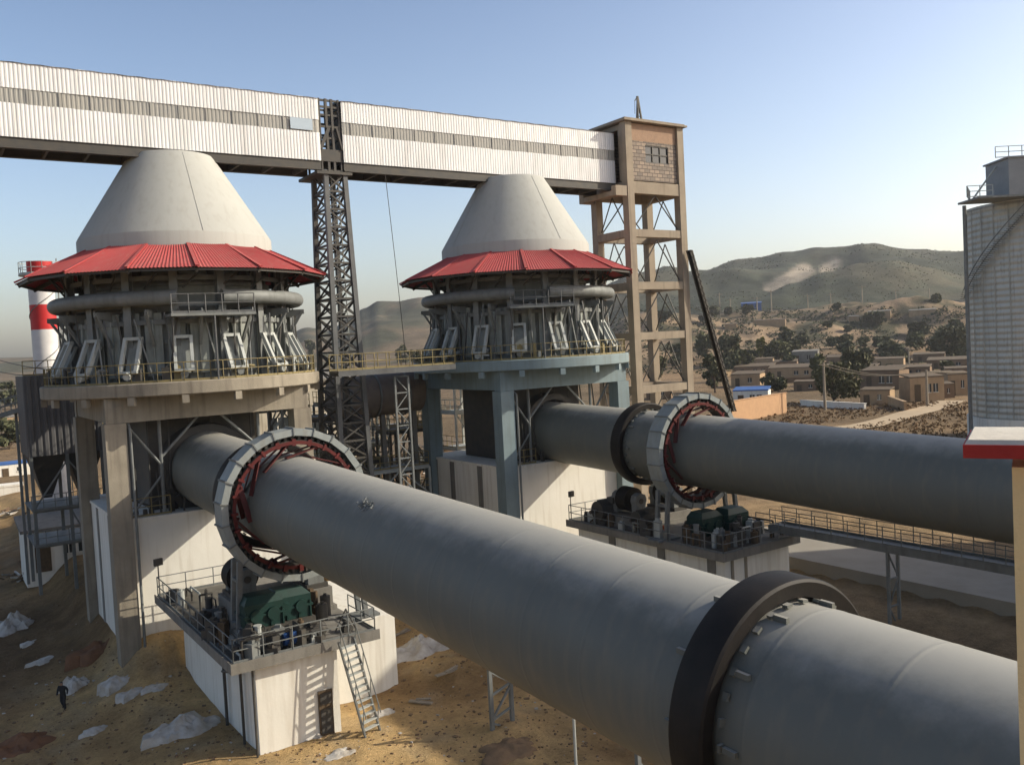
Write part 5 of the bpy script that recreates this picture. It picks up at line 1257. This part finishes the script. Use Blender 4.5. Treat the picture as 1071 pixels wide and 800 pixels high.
# railway viaduct and catenary masts
az0, az1 = math.atan((700-535.5)/F)+AZ, math.atan((1040-535.5)/F)+AZ
t = None; D0 = 600
def vp(u, d=D0): az = math.atan((u-535.5)/F); return Vector((sin(az+AZ)*d/cos(az), cos(az+AZ)*d/cos(az), 0))
a, b = vp(690), vp(1060); zr = 12.6; n = 22; mid = (a+b)/2
t = thing('railway_viaduct', (mid.x,mid.y,0), 'long low grey railway viaduct crossing below the hills', 'viaduct')
mb = MB(); mb.beam(a+Vector((0,0,zr)), b+Vector((0,0,zr)), 6, 2.0); mb.beam(a+Vector((0,0,zr+1.6)), b+Vector((0,0,zr+1.6)), 6.4, .5); mb.build('deck', ConcD, t)
for i in range(n+1):
    p = a.lerp(b, i/n); mb = MB(); mb.box((p.x,p.y,zr-8), (2.2,3.5,15), AZ); mb.build('pier', ConcD, t)
for i, u in enumerate((756,767,795,810,848,872,905,940,975)):
    p = vp(u, 590); z = zr+1.8; h = (9 if i % 3 else 13); tt = thing('line_mast', (p.x,p.y,z), 'slim pale mast standing along the railway viaduct', 'mast', 'masts along the viaduct')
    mb = MB(); mb.tube((p.x,p.y,z-8),(p.x,p.y,z+h), .5, 6, .3); mb.build('post', Pole, tt); mb = MB(); mb.beam((p.x-2.2,p.y+1.4,z+h-1),(p.x+2.2,p.y-1.4,z+h-1), .3, .3); mb.build('arm', Pole, tt)
p = vp(789, 640); shed((p.x,p.y,ground_z(p.x,p.y)), 14, 8, 5, -AZ-.26, pm('blue_sheet', (.05,.10,.26), (.04,.08,.2), .3, .6), BlueRoof, 'small bright blue shed far off below the hills', 'shed', wins=2, name='blue_shed')

# ------------------------------------------------------------------ haze in the valley air
mb = MB(); mb.bb(-2400, 2400, -600, 2600, -60, 150)
m = bpy.data.materials.new('valley_haze'); m.use_nodes = True; nt = m.node_tree; nt.nodes.remove(nt.nodes['Principled BSDF'])
vs_ = nt.nodes.new('ShaderNodeVolumeScatter'); vs_.inputs['Color'].default_value = (.93,.95,1,1); vs_.inputs['Density'].default_value = .00010; vs_.inputs['Anisotropy'].default_value = .3
nt.links.new(vs_.outputs[0], nt.nodes['Material Output'].inputs['Volume'])
struct(mb.build('haze', m))
# ------------------------------------------------------------------ light
SUN = Vector((1, -.57, .66)).normalized()
el = math.asin(SUN.z); az = math.atan2(SUN.x, SUN.y)
ld = bpy.data.lights.new('sun', 'SUN'); ld.energy = 5.0; ld.angle = R_(.53); ld.color = (1, .92, .76)
lo = bpy.data.objects.new('sun', ld); C.objects.link(lo); lo.rotation_mode = 'QUATERNION'; lo.rotation_quaternion = SUN.to_track_quat('Z', 'Y'); lo.location = (0,0,200)
w = bpy.data.worlds.new('World'); scene.world = w; w.use_nodes = True; nt = w.node_tree
sk = nt.nodes.new('ShaderNodeTexSky'); sk.sky_type = 'NISHITA'; sk.sun_disc = False; sk.sun_elevation = el; sk.sun_rotation = az; sk.air_density = 1.0; sk.dust_density = 3.4; sk.ozone_density = 1.5
gm = nt.nodes.new('ShaderNodeVectorMath'); gm.operation = 'MULTIPLY'; gm.inputs[1].default_value = (1.66, 1.60, 1.57); nt.links.new(sk.outputs[0], gm.inputs[0]); 
tcw = nt.nodes.new('ShaderNodeTexCoord'); sxz = nt.nodes.new('ShaderNodeSeparateXYZ'); nt.links.new(tcw.outputs['Generated'], sxz.inputs[0])
rp = nt.nodes.new('ShaderNodeValToRGB'); er_ = rp.color_ramp.elements; er_[0].position = 0; er_[0].color = (1.38,1.36,1.36,1); er_[1].position = .78; er_[1].color = (.36,.38,.42,1)
e_ = er_.new(.07); e_.color = (1.12,1.12,1.13,1); e_ = er_.new(.20); e_.color = (.93,.95,.98,1); e_ = er_.new(.40); e_.color = (.70,.74,.80,1)
nt.links.new(sxz.outputs['Z'], rp.inputs[0]); g2 = nt.nodes.new('ShaderNodeVectorMath'); g2.operation = 'MULTIPLY'; nt.links.new(gm.outputs[0], g2.inputs[0]); nt.links.new(rp.outputs[0], g2.inputs[1])
nt.links.new(g2.outputs[0], nt.nodes['Background'].inputs[0]); nt.nodes['Background'].inputs[1].default_value = .15
scene.view_settings.view_transform = 'Standard'; scene.view_settings.look = 'None'; scene.view_settings.exposure = 0; scene.view_settings.gamma = 1
for o in scene.objects:
    if '_o' in o: del o['_o']
